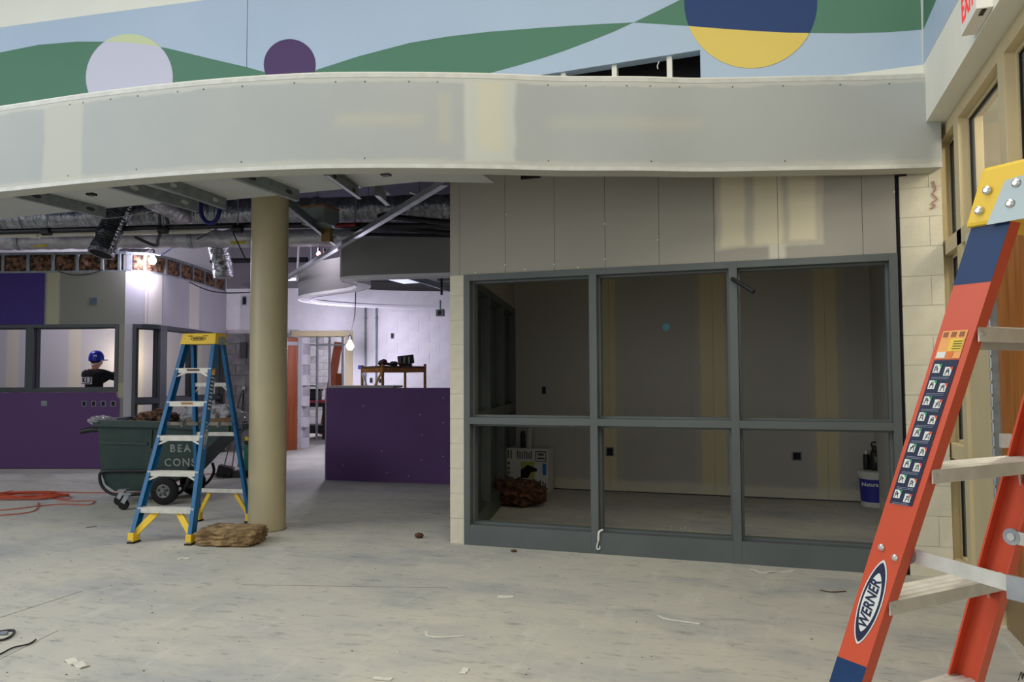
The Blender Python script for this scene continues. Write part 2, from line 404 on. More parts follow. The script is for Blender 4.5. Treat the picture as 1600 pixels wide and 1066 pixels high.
# ------------------------------------------------------------------ curved fascia
FP = [(-8.2, 4.02), (-6.6, 4.04), (-5.38, 4.085), (-4.6, 4.10), (-3.92, 4.145), (-3.34, 4.22), (-2.80, 4.335), (-2.25, 4.52), (-1.74, 4.725), (-1.325, 4.92), (-0.82, 5.105), (-0.42, 5.275), (0.2, 5.46), (0.7, 5.61), (1.09, 5.70)]
FPs = spline([(x, y, 0) for x, y in FP], 6)
def fnorm(i):
    d = (FPs[min(i + 1, len(FPs) - 1)] - FPs[max(i - 1, 0)]).normalized(); return V((-d.y, d.x, 0))     # pointing back (+Y)
ZB, ZT = 2.74, 3.37
def band(i0, i1, z0, z1, o0, o1):
    g = G(); rings = []
    for i in range(i0, i1 + 1):
        n = fnorm(i); p = FPs[i]
        rings.append([p + n * o0 + V((0, 0, z0)), p + n * o1 + V((0, 0, z0)), p + n * o1 + V((0, 0, z1)), p + n * o0 + V((0, 0, z1))])
    return g.loft(rings)
def fx(px, py=200): # X on the fascia for a pixel: nearest sample
    best = min(range(len(FPs)), key=lambda i: abs((atY(px, py, FPs[i].y)).x - FPs[i].x)); return best
xa, xb_, xc, xd = [FPs[fx(p)].x for p in (75, 130, 722, 803)]
FC = (176, 178, 172)
M_fascia = patchmat('fascia_drywall', (164, 169, 170), (171, 175, 174), [
    (xa, xb_, 2.7, 3.36, (188, 189, 178), 0.7, 0.02),
    (xc, xd, 2.78, 3.38, (194, 197, 191), 0.85, 0.02),
    (FPs[fx(746)].x, FPs[fx(780)].x, 2.85, 3.40, (202, 198, 172), 0.5, 0.03),
    (FPs[fx(520)].x, FPs[fx(650)].x, 3.02, 3.10, (190, 188, 168), 0.4, 0.04),
    (FPs[fx(680)].x, FPs[fx(695)].x, 2.9, 3.25, (190, 188, 168), 0.35, 0.03),
    (FPs[fx(860)].x, FPs[fx(1100)].x, 3.02, 3.10, (192, 190, 170), 0.3, 0.05),
    (-9, 2, 3.315, 3.5, (190, 192, 186), 0.8, 0.01),
    (-9, 2, 2.5, 2.79, (188, 189, 180), 0.7, 0.02)], nscale=1.2)
fas = sgroup('wall_fascia', 'curved grey drywall fascia with taped joints below the mural')
j1, j2 = fx(103), fx(763)
for a, b in ((0, j1), (j1, j2), (j2, len(FPs) - 1)): band(a, b, ZB + 0.002, ZT - 0.002, 0.0, 0.016).build('fascia_panel', M_fascia, fas, smooth=True)
M_bead = mat('corner_bead', (200, 202, 197), (188, 190, 186), scale=14, rough=0.6)
n_ = len(FPs) - 1
band(0, n_, ZB - 0.004, ZB + 0.024, -0.0025, 0.0).build('corner_bead', M_bead, fas)
band(0, n_, ZT - 0.026, ZT + 0.004, -0.0025, 0.0).build('corner_bead', M_bead, fas)
band(0, n_, ZB - 0.004, ZB + 0.012, 0.0, 0.15).build('soffit_strip', mat('soffit_board', (186, 187, 178), rough=0.85), fas)
g = G(); rings = []
for i in range(n_ + 1):
    p = FPs[i]; rings.append([p + V((0, 0, ZT)), V((p.x, MY + 0.06, ZT)), V((p.x, MY + 0.06, ZT + 0.012)), p + V((0, 0, ZT + 0.012))])
g.loft(rings).build('top_board', M_white, fas)
band(0, n_, ZB + 0.02, ZT, 0.1, 0.112).build('backing_board', mat('plain_drywall', (168, 168, 162), rough=0.9), fas)
g = G(); M_screw = mat('screw_dark', (70, 70, 66), rough=0.5)
for k, px in enumerate((104, 132, 176, 221, 283, 327, 386, 452, 523, 575, 647, 684, 862, 918, 976, 1020, 1062, 1157, 1230, 1309, 1400)):
    i = fx(px); p = FPs[i] - fnorm(i) * 0.0005
    for z in ((3.315,) if k % 3 else (3.315, 2.80)): g.lathe([(0.005, 0), (0.005, 0.002)], p + V((0, 0, z)), -fnorm(i), 8)
stuff(g.build('screw_heads', M_screw, fas))

# soffit framing behind the fascia
M_panel = mat('soffit_drywall', (186, 189, 188), (178, 181, 180), scale=2, rough=0.85)
sof = sgroup('ceiling_soffit', 'drywall soffit laid over steel joists behind the fascia')
g = G(); yb_ = 5.25
rings = []
for i in range(n_ + 1):
    p = FPs[i]
    if p.x > -2.5: break
    ye = yb_ if p.x > -4.4 else yb_ - 0.1
    rings.append([p + fnorm(i) * 0.115 + V((0, 0, 2.845)), V((p.x, ye, 2.845)), V((p.x, ye, 2.86)), p + fnorm(i) * 0.115 + V((0, 0, 2.86))])
rings.append([V((-2.0, 4.78, 2.845)), V((-2.0, 5.48, 2.845)), V((-2.0, 5.48, 2.86)), V((-2.0, 4.78, 2.86))])
g.loft(rings).build('soffit_panel', M_panel, sof)
def joist(x, y0, y1, z=2.755, h=0.09, x1=None, face=1):
    g = G(); x1 = x if x1 is None else x1
    L_ = y1 - y0
    def P(t, dx, dz): return V((x + (x1 - x) * t + dx, y0 + L_ * t, z + dz))
    fl = 0.035 * face
    for (a, b, c, d) in ((0, 0.003, 0, h), (0, fl, 0, 0.003), (0, fl, h - 0.003, h)):
        lo, hi = sorted((a, b))
        g.loft([[P(t, lo, c), P(t, hi, c), P(t, hi, d), P(t, lo, d)] for t in (0, 1)])
    j = g.build('joist', M_galv, sof, world=True)
    gg = G()
    for t in (0.25, 0.82):
        c = P(t, 0.0035, h / 2)
        ring = []
        for k in range(14):
            a = 2 * pi * k / 14; ring.append(c + V((0, 0.045 * cos(a), 0.017 * sin(a))))
        gg.pprism(ring, (0.001, 0, 0)); 
    gg.build('knockout', mat('knockout_shade', (58, 62, 66), rough=0.8) if x < -5 or x > -3.6 else M_panel, j)
for x, y0, y1, x1 in ((-5.48, 4.25, 5.12, -5.46), (-4.56, 4.3, 5.2, -4.54), (-4.2, 4.33, 5.2, -4.26), (-3.54, 4.4, 5.16, -3.53), (-2.92, 4.56, 5.26, -3.06)):
    joist(x, y0, y1, x1=x1, face=1 if x > -3 else -1)
for px, py in ((143, 304), (603, 273)):
    p = atZ(px, py, 2.733); G().box(p, (0.06, 0.05, 0.015)).build('clip', M_black, sof)

# ------------------------------------------------------------------ front wall with the steel window frame
FY = 5.85
wf = sgroup('wall_front', 'front wall with grey drywall strips above a steel window frame')
zf = 2.2
UW = (150, 149, 138)
xl, xr = -2.405, 0.828
def fX(px, py=330): return atY(px, py, FY).x
M_upper = patchmat('upper_drywall', (153, 151, 144), (159, 157, 149), [
    (fX(1119), fX(1287), 2.29, 3.0, (182, 178, 164), 0.9, 0.012),
    (fX(1127), fX(1163), 2.31, 3.0, (208, 202, 178), 0.9, 0.02),
    (fX(1178), fX(1222), 2.31, 3.0, (208, 202, 178), 0.9, 0.02),
    (fX(1232), fX(1275), 2.33, 3.0, (208, 202, 178), 0.9, 0.02),
    (fX(1200), fX(1226), 2.2, 2.31, (206, 202, 190), 0.8, 0.02)], nscale=1.5)
seams = [703, 718, 789, 866, 945, 1029, 1115, 1215, 1347, 1399.5]
for a, b in zip(seams[:-1], seams[1:]):
    xA, xB = fX(a) + 0.0015, fX(b) - 0.0015
    if a == 703: xA += 0.0
    g = G(); g.bb((xA, FY + random.uniform(0, 0.0015), zf), (xB, FY + 0.02, 3.04 if b < 1340 else 2.86)); g.build('drywall_strip', M_upper, wf)
g = G(); g.bb((-2.53, FY + 0.02, zf), (0.828, FY + 0.12, 3.36)); g.build('stud_backing', mat('backing', (70, 68, 62), rough=0.9), wf)
g = G()
for px, py in ((789, 414), (791, 335), (866, 413), (945, 405), (945, 350), (1028, 375), (743, 426), (903, 418), (820, 421), (1397, 300)):
    g.lathe([(0.006, 0), (0.006, 0.002)], atY(px, py, FY - 0.0005), (0, -1, 0), 8)
stuff(g.build('screw_heads', mat('screw_white', (222, 220, 210), rough=0.5), wf))
g = G(); p = atY(829, 276, FY - 0.012); g.box(p, (0.16, 0.02, 0.03)); g.build('anchor_clip', M_black, wf)  # small black block at the top of the upper wall

def pier(name, label, x0, x1, y0, y1, z0, z1, m, vj=None):
    s = sgroup(name, label); h = 0.2032
    g = G(); g.bb((x0 + 0.006, y0 + 0.004, z0), (x1 - 0.004, y1, z1)); g.build('mortar_core', M_mortar, s)
    k = 0; z = z0; cache = {}
    while z < z1 - 0.02:
        zt = min(z + h, z1); cuts = [(x0, x1)]
        if vj: xm = vj if k % 2 else None; cuts = [(x0, xm), (xm, x1)] if xm else cuts
        for a, b in cuts:
            key = (round(b - a, 3), round(zt - z, 3))
            if key not in cache:
                gg = G(); gg.bb((0.0015, 0, 0.0015), (b - a - 0.0015, y1 - y0 - 0.01, zt - z - 0.0015)); o = gg.build('block', m, s, world=False, bevel=0.002); cache[key] = o
            else: o = copy(cache[key], s)
            o.location = (a, y0 + random.uniform(0, 0.0015), z)
        z = zt; k += 1
    return s
pier('wall_pier', 'narrow painted block pier left of the grey window frame', -2.533, -2.406, FY, FY + 0.14, 0, 2.2, M_cream_block)
pier('wall_right_pier', 'painted block pier between grey window frame and beige glazing', 0.848, 1.11, FY - 0.006, FY + 0.4, 0, 2.73, M_cream_block, vj=1.03)
g = G(); g.bb((0.9, FY + 0.0, 2.73), (1.11, FY + 0.4, 3.04)); struct(g.build('wall_right_pier_head', M_cream_block))
g = G(); g.bb((0.83, FY + 0.02, 0), (0.85, FY + 0.3, 2.75)); struct(g.build('trim_2', M_dark), 'dark open joint beside the block pier')

# window frame of the dark room
def steel_frame(name, label, P, xs_m, zs_m, W, H, m, face=0.05, depth=0.13, sill=None, head=None, thing_=None):
    """P(a,z,d): a along, z up, d into the wall.  xs_m: vertical member intervals, zs_m: horizontal intervals"""
    s = thing_ or sgroup(name, label)
    def member(nm, a0, a1, z0, z1, d0, d1):
        g = G(); g.loft([[P(a0, z0, d0), P(a1, z0, d0), P(a1, z1, d0), P(a0, z1, d0)], [P(a0, z0, d1), P(a1, z0, d1), P(a1, z1, d1), P(a0, z1, d1)]])
        return g.build(nm, m, s, bevel=0.002)
    for i, (a0, a1) in enumerate(xs_m):
        nm = 'jamb' if i in (0, len(xs_m) - 1) else 'mullion'
        member(nm, a0, a1, 0 if sill is None else sill, H, 0, depth)
    for i, (z0, z1) in enumerate(zs_m):
        nm = 'sill' if i == 0 else ('head' if i == len(zs_m) - 1 else 'rail')
        for k in range(len(xs_m) - 1):
            member(nm, xs_m[k][1], xs_m[k + 1][0], z0, z1, 0.0, depth)
            # glazing stops stepping back on both sides of the rail
            st = 0.018
            if i < len(zs_m) - 1: member('glazing_stop', xs_m[k][1], xs_m[k + 1][0], z1, z1 + st, depth * 0.45, depth)
            if i > 0: member('glazing_stop', xs_m[k][1], xs_m[k + 1][0], z0 - st, z0, depth * 0.45, depth)
    for k in range(len(xs_m) - 1):
        for a0, a1 in ((xs_m[k][1], xs_m[k][1] + 0.018), (xs_m[k + 1][0] - 0.018, xs_m[k + 1][0])):
            for i in range(len(zs_m) - 1): member('glazing_stop', a0, a1, zs_m[i][1] + 0.018, zs_m[i + 1][0] - 0.018, depth * 0.45, depth)
    return s
wfr = steel_frame('window_1', 'large dark grey steel window frame without glass in six openings', lambda a, z, d: V((a, FY - 0.012 + d, z)),
    [(xl, -2.352), (-1.349, -1.292), (-0.298, -0.240), (0.772, 0.826)], [(0.0, 0.162), (0.975, 1.03), (2.148, 2.198)], 0, 2.198, M_frame, depth=0.14)
# black rod poking through the right mullion
rod = thing('rod', 'short black rod stuck through a plate on the window mullion', 'rod', atY(1146, 437, FY - 0.02))
G().tube([atY(1144, 436, FY - 0.02), atY(1153, 441, FY - 0.06), atY(1178, 456, FY - 0.14)], 0.016, 8).build('shaft', M_black, rod)
G().box(atY(1147, 438, FY - 0.014), (0.034, 0.004, 0.026), Matrix.Rotation(0.4, 3, 'Y')).build('plate', M_alu, rod)
# white strap hanging over the sill
p0 = atY(942, 829, FY - 0.016)
st = thing('strap', 'white plastic strap with a hook dangling over the grey sill', 'strap', p0)
G().tube(spline([atY(942, 828, FY - 0.018), atY(936, 832, FY - 0.024), atY(935, 845, FY - 0.024)], 5), 0.008, 8).build('band', M_lblwhite, st)
G().tube(spline([atY(935, 845, FY - 0.024), atY(933, 852, FY - 0.024), atY(933, 858, FY - 0.024), atY(937, 858, FY - 0.024), atY(937, 854, FY - 0.024)], 4), 0.005, 8).build('hook', M_lblwhite, st)

# the dark room behind the frame
RB = 9.05
rm = sgroup('wall_inner_room', 'grey drywall back wall of the unlit room with tape stripes')
def rX(px, py=600): return atY(px, py, RB).x
GY = (150, 143, 130)
stripes = []
for a, b in ((940, 962), (1095, 1134), (1274, 1309)):
    stripes += [(rX(a) - 0.06, rX(b) + 0.09, -0.1, 3, (186, 180, 164), 0.6, 0.02), (rX(a), rX(b), -0.1, 3, (208, 198, 160), 0.9, 0.02)]
stripes += [(-4, 1.2, -0.1, 0.13, (208, 202, 182), 0.75, 0.03)]
M_rb = patchmat('room_drywall', (174, 170, 163), (180, 176, 168), stripes, nscale=1.2)
cuts = [-3.3, rX(952), rX(1115), rX(1291), 1.1]
for a, b in zip(cuts[:-1], cuts[1:]):
    g = G(); g.bb((a + 0.001, RB, 0.012), (b - 0.001, RB + 0.016, 2.95)); g.build('drywall_sheet', M_rb, rm)
g = G(); g.bb((-3.3, RB + 0.016, 0), (1.2, RB + 0.12, 2.95)); g.build('backing', M_dark, rm)
g = G(); g.pprism([(-2.40, FY + 0.1, 2.9), (-3.02, 9.05, 2.9), (-3.02, RB + 0.1, 2.9), (1.2, RB + 0.1, 2.9), (1.2, FY + 0.1, 2.9)], (0, 0, 0.05)); struct(g.build('ceiling_inner_room', M_rb))
g = G(); g.bb((1.0, FY + 0.4, 0), (1.06, RB + 0.1, 2.95)); struct(g.build('wall_inner_right', M_rb))
def outlet(px, py, fn, w_=0.05, h_=0.075, normal=(0, -1, 0), nm='outlet_box', lab='', grp=None, col=None, inner=True, ex=None):
    p = fn(px, py); n = V(normal).normalized(); ex = V((0, 0, 1)).cross(n).normalized() if ex is None else ex
    t = thing(nm, lab, 'outlet box', p, 0, grp)
    def plate(a, b, d0, d1, m, name):
        r0_ = [p + ex * (sa * a / 2) + V((0, 0, sb * b / 2)) for sa, sb in ((-1, -1), (1, -1), (1, 1), (-1, 1))]
        G().loft([[q + n * d0 for q in r0_], [q + n * d1 for q in r0_]]).build(name, m, t)
    plate(w_, h_, -0.002, 0.004, col or M_galv, 'box_rim')
    if inner: plate(w_ * 0.72, h_ * 0.78, 0.0, 0.005, M_dark, 'box_hole')
    return t
fnRB = lambda x, y: atY(x, y, RB)
outlet(850, 610, fnRB, 0.06, 0.1, lab='open outlet box high on the dark room wall behind the left opening')
outlet(953, 706, fnRB, 0.1, 0.11, lab='open outlet box low on the dark room wall beside the second opening')
outlet(1245, 713, fnRB, 0.11, 0.1, lab='open outlet box low on the dark room wall in the right opening')
g = G(); g.lathe([(0.044, 0), (0.044, 0.003)], atY(1041, 511, RB - 0.001), (0, -1, 0), 16); tag(g.build('paint_daub', mat('cyan_paint', (140, 222, 250), rough=0.5)), 'small round cyan paint daub on the dark room wall', 'paint mark')

# side window of the dark room
sA, sB = V((-2.385, 5.985, 0)), V((-3.02, 9.02, 0)); sD = (sB - sA); sL = sD.length; sD.normalize(); sN = V((-sD.y, sD.x, 0))  # points left/outside
Psw = lambda a, z, d: sA + sD * a + sN * d + V((0, 0, z))
swf = steel_frame('window_2', 'side window frame of the dark room with unlit panes', Psw, [(0.0, 0.06), (0.95, 1.03), (1.98, 2.06), (sL - 0.06, sL)], [(0.0, 0.17), (0.95, 1.05), (2.13, 2.2)], sL, 2.2, M_frame, depth=0.13)
g = G(); g.loft([[Psw(0, 2.2, 0.01), Psw(sL, 2.2, 0.01), Psw(sL, 2.95, 0.01), Psw(0, 2.95, 0.01)], [Psw(0, 2.2, 0.12), Psw(sL, 2.2, 0.12), Psw(sL, 2.95, 0.12), Psw(0, 2.95, 0.12)]]); struct(g.build('wall_side_header', M_rb))
for (a0, a1) in ((0.06, 0.95), (1.03, 1.98), (2.06, sL - 0.06)):
    for (z0, z1) in ((0.17, 0.95), (1.05, 2.13)):
        g = G(); g.loft([[Psw(a0, z0, 0.08), Psw(a1, z0, 0.08), Psw(a1, z1, 0.08), Psw(a0, z1, 0.08)], [Psw(a0, z0, 0.086), Psw(a1, z0, 0.086), Psw(a1, z1, 0.086), Psw(a0, z1, 0.086)]])
        g.build('pane', mat('dark_pane', (72, 84, 88), rough=0.3, alpha=0.95), swf)

# ------------------------------------------------------------------ right wall: beige frames, glass, wood door
RX = 1.12
rw = sgroup('window_3', 'beige steel glazing frame along the right wall')
def vbar(nm, y0, y1, z0, z1, x0=RX, x1=RX + 0.14, m=M_beige, par=rw): G().bb((x0, y0, z0), (x1, y1, z1)).build(nm, m, par, bevel=0.003)
ZTR0, ZTR1 = 2.17, 2.27
yc = 6.02
m1 = (5.30, 5.50); m2 = (4.30, 4.50); m3 = (3.28, 3.48)
vbar('jamb', 5.93, 6.06, 0, 3.05)
vbar('mullion', 5.38, 5.50, 0, 3.05); vbar('mullion', 4.36, 4.48, ZTR1, 3.05); vbar('mullion', 3.3, 3.42, 0, 3.05)
for a, b in ((5.50, 5.93), (4.48, 5.38), (3.42, 4.36)):
    vbar('head', a, b, 2.96, 3.05)
vbar('transom', 3.42, 5.93, ZTR0, ZTR1)
vbar('transom', 0.5, 3.3, ZTR0, ZTR1); vbar('head', 0.5, 3.3, 2.96, 3.05)
def stops(a, b, z0, z1):
    for (y0, y1, za_, zb_) in ((a, a + 0.02, z0, z1), (b - 0.02, b, z0, z1), (a + 0.02, b - 0.02, z0, z0 + 0.02), (a + 0.02, b - 0.02, z1 - 0.02, z1)):
        G().bb((RX + 0.05, y0, za_), (RX + 0.09, y1, zb_)).build('glazing_stop', M_beige, rw)
    g = G()
    for (y0, y1, za_, zb_) in ((a + 0.02, a + 0.026, z0 + 0.02, z1 - 0.02), (b - 0.034, b - 0.02, z0 + 0.02, z1 - 0.02), (a + 0.026, b - 0.034, z1 - 0.026, z1 - 0.02)):
        g.bb((RX + 0.06, y0, za_), (RX + 0.085, y1, zb_))
    g.build('gasket', M_rubber, rw)
    G().bb((RX + 0.07, a + 0.02, z0 + 0.02), (RX + 0.076, b - 0.02, z1 - 0.02)).build('pane', M_tint, rw)
stops(5.50, 5.93, ZTR1, 2.96); stops(4.48, 5.38, ZTR1, 2.96); stops(3.42, 4.36, ZTR1, 2.96)
vbar('rail', 5.50, 5.93, 0.80, 0.90); vbar('sill', 5.50, 5.93, 0, 0.12)
stops(5.50, 5.93, 0.90, ZTR0); stops(5.50, 5.93, 0.12, 0.80)
# door frame and door
vbar('door_jamb', 4.86, 5.38, 0, ZTR0, RX + 0.02, RX + 0.13)
vbar('door_stop', 4.80, 4.86, 0, ZTR0, RX - 0.005, RX + 0.12)
dr = sgroup('door_1', 'oak veneer door in the beige frame behind the orange ladder')
G().bb((RX + 0.03, 3.46, 0.012), (RX + 0.075, 4.76, ZTR0 - 0.012)).build('door_leaf', M_wood, dr, bevel=0.002)
G().bb((RX + 0.024, 3.46, 0.012), (RX + 0.03, 4.76, 0.26)).build('kick_plate', mat('brass_plate', (150, 126, 84), rough=0.35, metal=0.6), dr)
g = G(); g.bb((RX + 0.0, 4.762, 0.1), (RX + 0.03, 4.798, ZTR0 - 0.02)); hg = g.build('continuous_hinge', M_galv, dr)
g = G()
for k in range(26): g.lathe([(0.009, 0), (0.009, 0.055)], V((RX - 0.002, 4.78, 0.2 + k * 0.07)), (0, 0, 1), 8)
g.build('hinge_knuckles', M_galv_light, hg)
g = G(); g.bb((RX - 0.02, 4.55, 0.98), (RX + 0.03, 4.60, 1.05)); g.build('latch_plate', M_alu, dr)
g = G(); g.bb((RX - 0.06, 4.86, 2.10), (RX + 0.02, 5.0, 2.16)); cl = g.build('door_closer', M_alu, dr, bevel=0.006)
# threshold strip
g = G(); g.bb((1.08, 0.5, 0.0), (1.20, 5.93, 0.012)); g.build('threshold', M_alu, rw)
# lobby behind the glazing
M_lobby = mat('lobby_wall', (206, 192, 158), (200, 186, 152), scale=0.8, rough=0.8)
g = G(); g.bb((3.2, -1, 0), (3.3, 8, 3.6)); struct(g.build('wall_lobby', M_lobby))
g = G(); g.bb((1.2, 7.4, 0), (3.3, 7.5, 3.6)); struct(g.build('wall_lobby_end', M_lobby))
g = G(); g.bb((1.2, -1, 3.5), (3.3, 8, 3.6)); struct(g.build('ceiling_lobby', M_white))
g = G(); g.bb((3.17, -1, 2.35), (3.2, 7.4, 2.42)); struct(g.build('trim_3', M_beige))
bulb('lobby_lamp', (2.2, 4.6, 3.2), 95, (1.0, 0.9, 0.7), 0.2)
# red and white curl of wire at the pier top
g = G(); g.tube(spline([atY(px, py, 5.835) for px, py in ((1458, 283), (1462, 296), (1457, 303), (1464, 311), (1456, 317), (1461, 322), (1453, 326))], 6), 0.0045, 6)
tag(g.build('wire_curl', mat('red_wire', (170, 120, 104), rough=0.5)), 'thin curled red wire hanging at the top of the pier', 'wire')

# ------------------------------------------------------------------ round column
cc = V((-4.345, 5.90, 0))
col = thing('column', 'tall round beige painted column beside the blue ladder', 'column', cc)
G().lathe([(0.166, 0.0), (0.166, 0.02), (0.164, 0.03), (0.164, 3.33)], cc, (0, 0, 1), 48).build('shaft', M_column, col, smooth=True)
G().lathe([(0.172, 0), (0.172, 0.006)], cc, (0, 0, 1), 48).build('base_seal', mat('seal', (120, 112, 92), rough=0.9), col)

# ------------------------------------------------------------------ left angled wall with window (W1)
wl = sgroup('wall_left', 'angled purple and grey drywall wall with a ribbon window and exposed insulation above')
GD = (120, 122, 110)
xcorner = -9.36
Xp = lambda px, py: atW1(px, py).x
M_w1 = patchmat('left_wall_paint', (132, 133, 122), (126, 127, 118), [
    (-17, Xp(70, 470), 2.17, 3.4, (66, 52, 116), 1.0, 0.008),
    (-17, xcorner - 0.05, -1, 1.165, (96, 68, 112), 1.0, 0.012),
    (Xp(73, 470), Xp(93, 470), 2.1, 3.1, (170, 168, 140), 0.85, 0.02),
    (Xp(183, 560), xcorner + .1, 1.1, 2.2, (150, 148, 132), 0.6, 0.02),
    (Xp(184, 615), xcorner + .1, 1.08, 1.3, (168, 164, 140), 0.9, 0.015)], nscale=1.0)
def w1box(X0, X1, z0, z1, d0, d1, nm, m, par, bev=0):
    g = G(); g.loft([[w1(X0, z0, -d0), w1(X1, z0, -d0), w1(X1, z1, -d0), w1(X0, z1, -d0)], [w1(X0, z0, -d1), w1(X1, z0, -d1), w1(X1, z1, -d1), w1(X0, z1, -d1)]])
    return g.build(nm, m, par, bevel=bev)
wz0, wz1 = 1.17, 2.2; wx1 = Xp(185, 560)
w1box(-16.5, xcorner, 0.012, wz0, 0, 0.13, 'lower_panel', M_w1, wl)
w1box(-16.5, xcorner, wz1, 3.0, 0, 0.13, 'upper_panel', M_w1, wl)
w1box(wx1, xcorner, wz0, wz1, 0, 0.13, 'end_panel', M_w1, wl)
w1box(-16.5, xcorner, 3.28, 3.32, 0.0, 0.1, 'top_track', M_galv, wl)
w1box(-16.5, xcorner, 3.0, 3.03, 0.005, 0.1, 'mid_track', M_galv, wl)
for px in (-35, 4, 43, 82, 120, 159, 186):
    X = Xp(px, 410); w1box(X - 0.018, X + 0.018, 3.03, 3.28, -0.0, 0.09, 'stud', M_galv, wl)
def insul_strip(pA, pB, z0, z1, nm, par, seed, m=M_insul, lift=0.02):
    n = 14; k = 6; g = G(); front = []
    d = (pB - pA); nrm = V((d.y, -d.x, 0)).normalized()
    for i in range(n + 1):
        row = []
        for j in range(k + 1):
            p = pA + d * (i / n) + V((0, 0, z0 + (z1 - z0) * j / k))
            e = 0.0 if i in (0, n) or j in (0, k) else 0.02 + 0.035 * noise.noise(p * 9 + V((seed, 0, 0)))
            row.append(p + nrm * e)
        front.append(row)
    vs = [p for r in front for p in r]
    fs = [(i * (k + 1) + j, (i + 1) * (k + 1) + j, (i + 1) * (k + 1) + j + 1, i * (k + 1) + j + 1) for i in range(n) for j in range(k)]
    g.add(vs, fs)
    b4 = [pA - nrm * 0.05, pB - nrm * 0.05]
    g.add([b4[0] + V((0, 0, z0)), b4[1] + V((0, 0, z0)), b4[1] + V((0, 0, z1)), b4[0] + V((0, 0, z1))], [(0, 1, 2, 3)])
    return g.build(nm, m, par, smooth=True)
bays = [-35, 4, 43, 82, 120, 159, 186]
for i in range(6):
    a, b = w1(Xp(bays[i], 410) + 0.02, 0, -0.045), w1(Xp(bays[i + 1], 410) - 0.02, 0, -0.045)
    insul_strip(a, b, 3.03, 3.28, 'insulation_batt', wl, i * 3.1)
xs = [-16.5, Xp(48, 560), wx1]
steel_frame('window_4', 'ribbon window frame in the purple wall in front of the worker', lambda a, z, d: w1(a, z, 0.012 - d),
    [(-13.6, -13.5), (-12.25, -12.15), (Xp(40, 560), Xp(52, 560)), (wx1 - 0.055, wx1)], [(wz0, wz0 + 0.05), (wz1 - 0.05, wz1)], 0, wz1, M_frame_dark, depth=0.15, sill=wz0)
fW1 = lambda x, y: atW1(x, y, 0.001)
outlet(145.5, 471, fW1, 0.11, 0.11, -UN, lab='blue grey outlet box high on the grey drywall above the window', col=mat('box_blue_grey', (70, 86, 96), rough=0.6), ex=UD, inner=False)
outlet(69, 630.5, fW1, 0.09, 0.08, -UN, lab='lone outlet box on the purple wall below the window', ex=UD, inner=False)
for px, nth in ((131.5, 'first'), (146.5, 'second'), (161.5, 'third'), (177, 'last')):
    outlet(px, 631, fW1, 0.075, 0.085, -UN, lab='%s from the left in the row of four outlet boxes below the window' % nth, ex=UD, grp='row of outlet boxes on the purple wall')
# thin hanging black cable along the wall top
tag(G().tube(spline([atW1(90, 424, 0.03), atW1(105, 428, 0.04), atW1(118, 430, 0.04), atW1(135, 429, 0.04), atW1(152, 425, 0.04), atW1(160, 421, 0.03)], 4), 0.006, 6).build('cable', M_black), 'thin black cable sagging along the top of the grey drywall', 'cable')

# ------------------------------------------------------------------ curved wall (W2) running back
w2px = [(197, 423), (230, 426), (261, 431), (300, 441), (330, 450), (354, 458)]
W2 = [V((p.x, p.y, 0)) for p in (atZ(x, y, 3.0) for x, y in w2px)]
W2[0] = V((xcorner, 9.17, 0))
W2s = spline(W2, 4)
cum = [0.0]
for a, b in zip(W2s[:-1], W2s[1:]): cum.append(cum[-1] + (b - a).length)
def w2at(s):
    s = max(0, min(cum[-1], s))
    for i in range(len(cum) - 1):
        if s <= cum[i + 1]: 
            t = (s - cum[i]) / (cum[i + 1] - cum[i]); d = (W2s[i + 1] - W2s[i]).normalized(); return W2s[i].lerp(W2s[i + 1], t), V((-d.y, d.x, 0))
def w2P(s, z, d): p, n = w2at(s); return p + n * d + V((0, 0, z))
def w2s(px):   # arc length seen at a pixel column
    best = min((abs((atZ(px, 423, 3.0)).x * 0 + _proj_x(w2at(s)[0]) - px), s) for s in [cum[-1] * k / 300 for k in range(301)]); return best[1]
def _proj_x(p):
    q = p + V((0, 0, 3.0)) - CAMP; return 800 + 1200 * q.dot(RGT) / q.dot(FWD)
def w2band(s0, s1, z0, z1, d0, d1, nm, m, par, n=10):
    g = G(); r = []
    for k in range(n + 1):
        s = s0 + (s1 - s0) * k / n; r.append([w2P(s, z0, d0), w2P(s, z0, d1), w2P(s, z1, d1), w2P(s, z1, d0)])
    g.loft(r); return g.build(nm, m, par, smooth=True)
wc = sgroup('wall_middle', 'curved white drywall wall with tall window and lit insulation above')
fr0, fr1 = w2s(209), w2s(350)
M_w2 = mat('white_drywall', (176, 174, 180), (168, 166, 174), scale=1.5, rough=0.8)
M_w2s = mat('tape_compound', (200, 196, 188), rough=0.8)
SL = cum[-1]
w2band(0, SL, 2.2, 3.0, 0, 0.12, 'upper_panel', M_w2, wc); w2band(0, fr0, 0, 2.2, 0, 0.12, 'end_panel', M_w2, wc, 3); w2band(fr1, SL, 0, 2.2, 0, 0.12, 'end_panel', M_w2, wc, 3)
for px, dw in ((242, 0.16), (304, 0.2)):
    s = w2s(px); w2band(s - dw, s + dw, 2.21, 2.99, -0.0015, 0.0, 'taped_joint', M_w2s, wc, 3)
w2band(0, SL, 3.0, 3.03, 0.0, 0.1, 'mid_track', M_galv_light, wc); w2band(0, SL, 3.27, 3.31, 0.0, 0.1, 'top_track', M_galv, wc)
stp = [200, 204, 226, 260, 282, 302, 320, 337, 352]
for i, px in enumerate(stp):
    s = w2s(px); w2band(s - 0.018, s + 0.018, 3.03, 3.27, -0.003, 0.09, 'stud', M_galv_light, wc, 1)
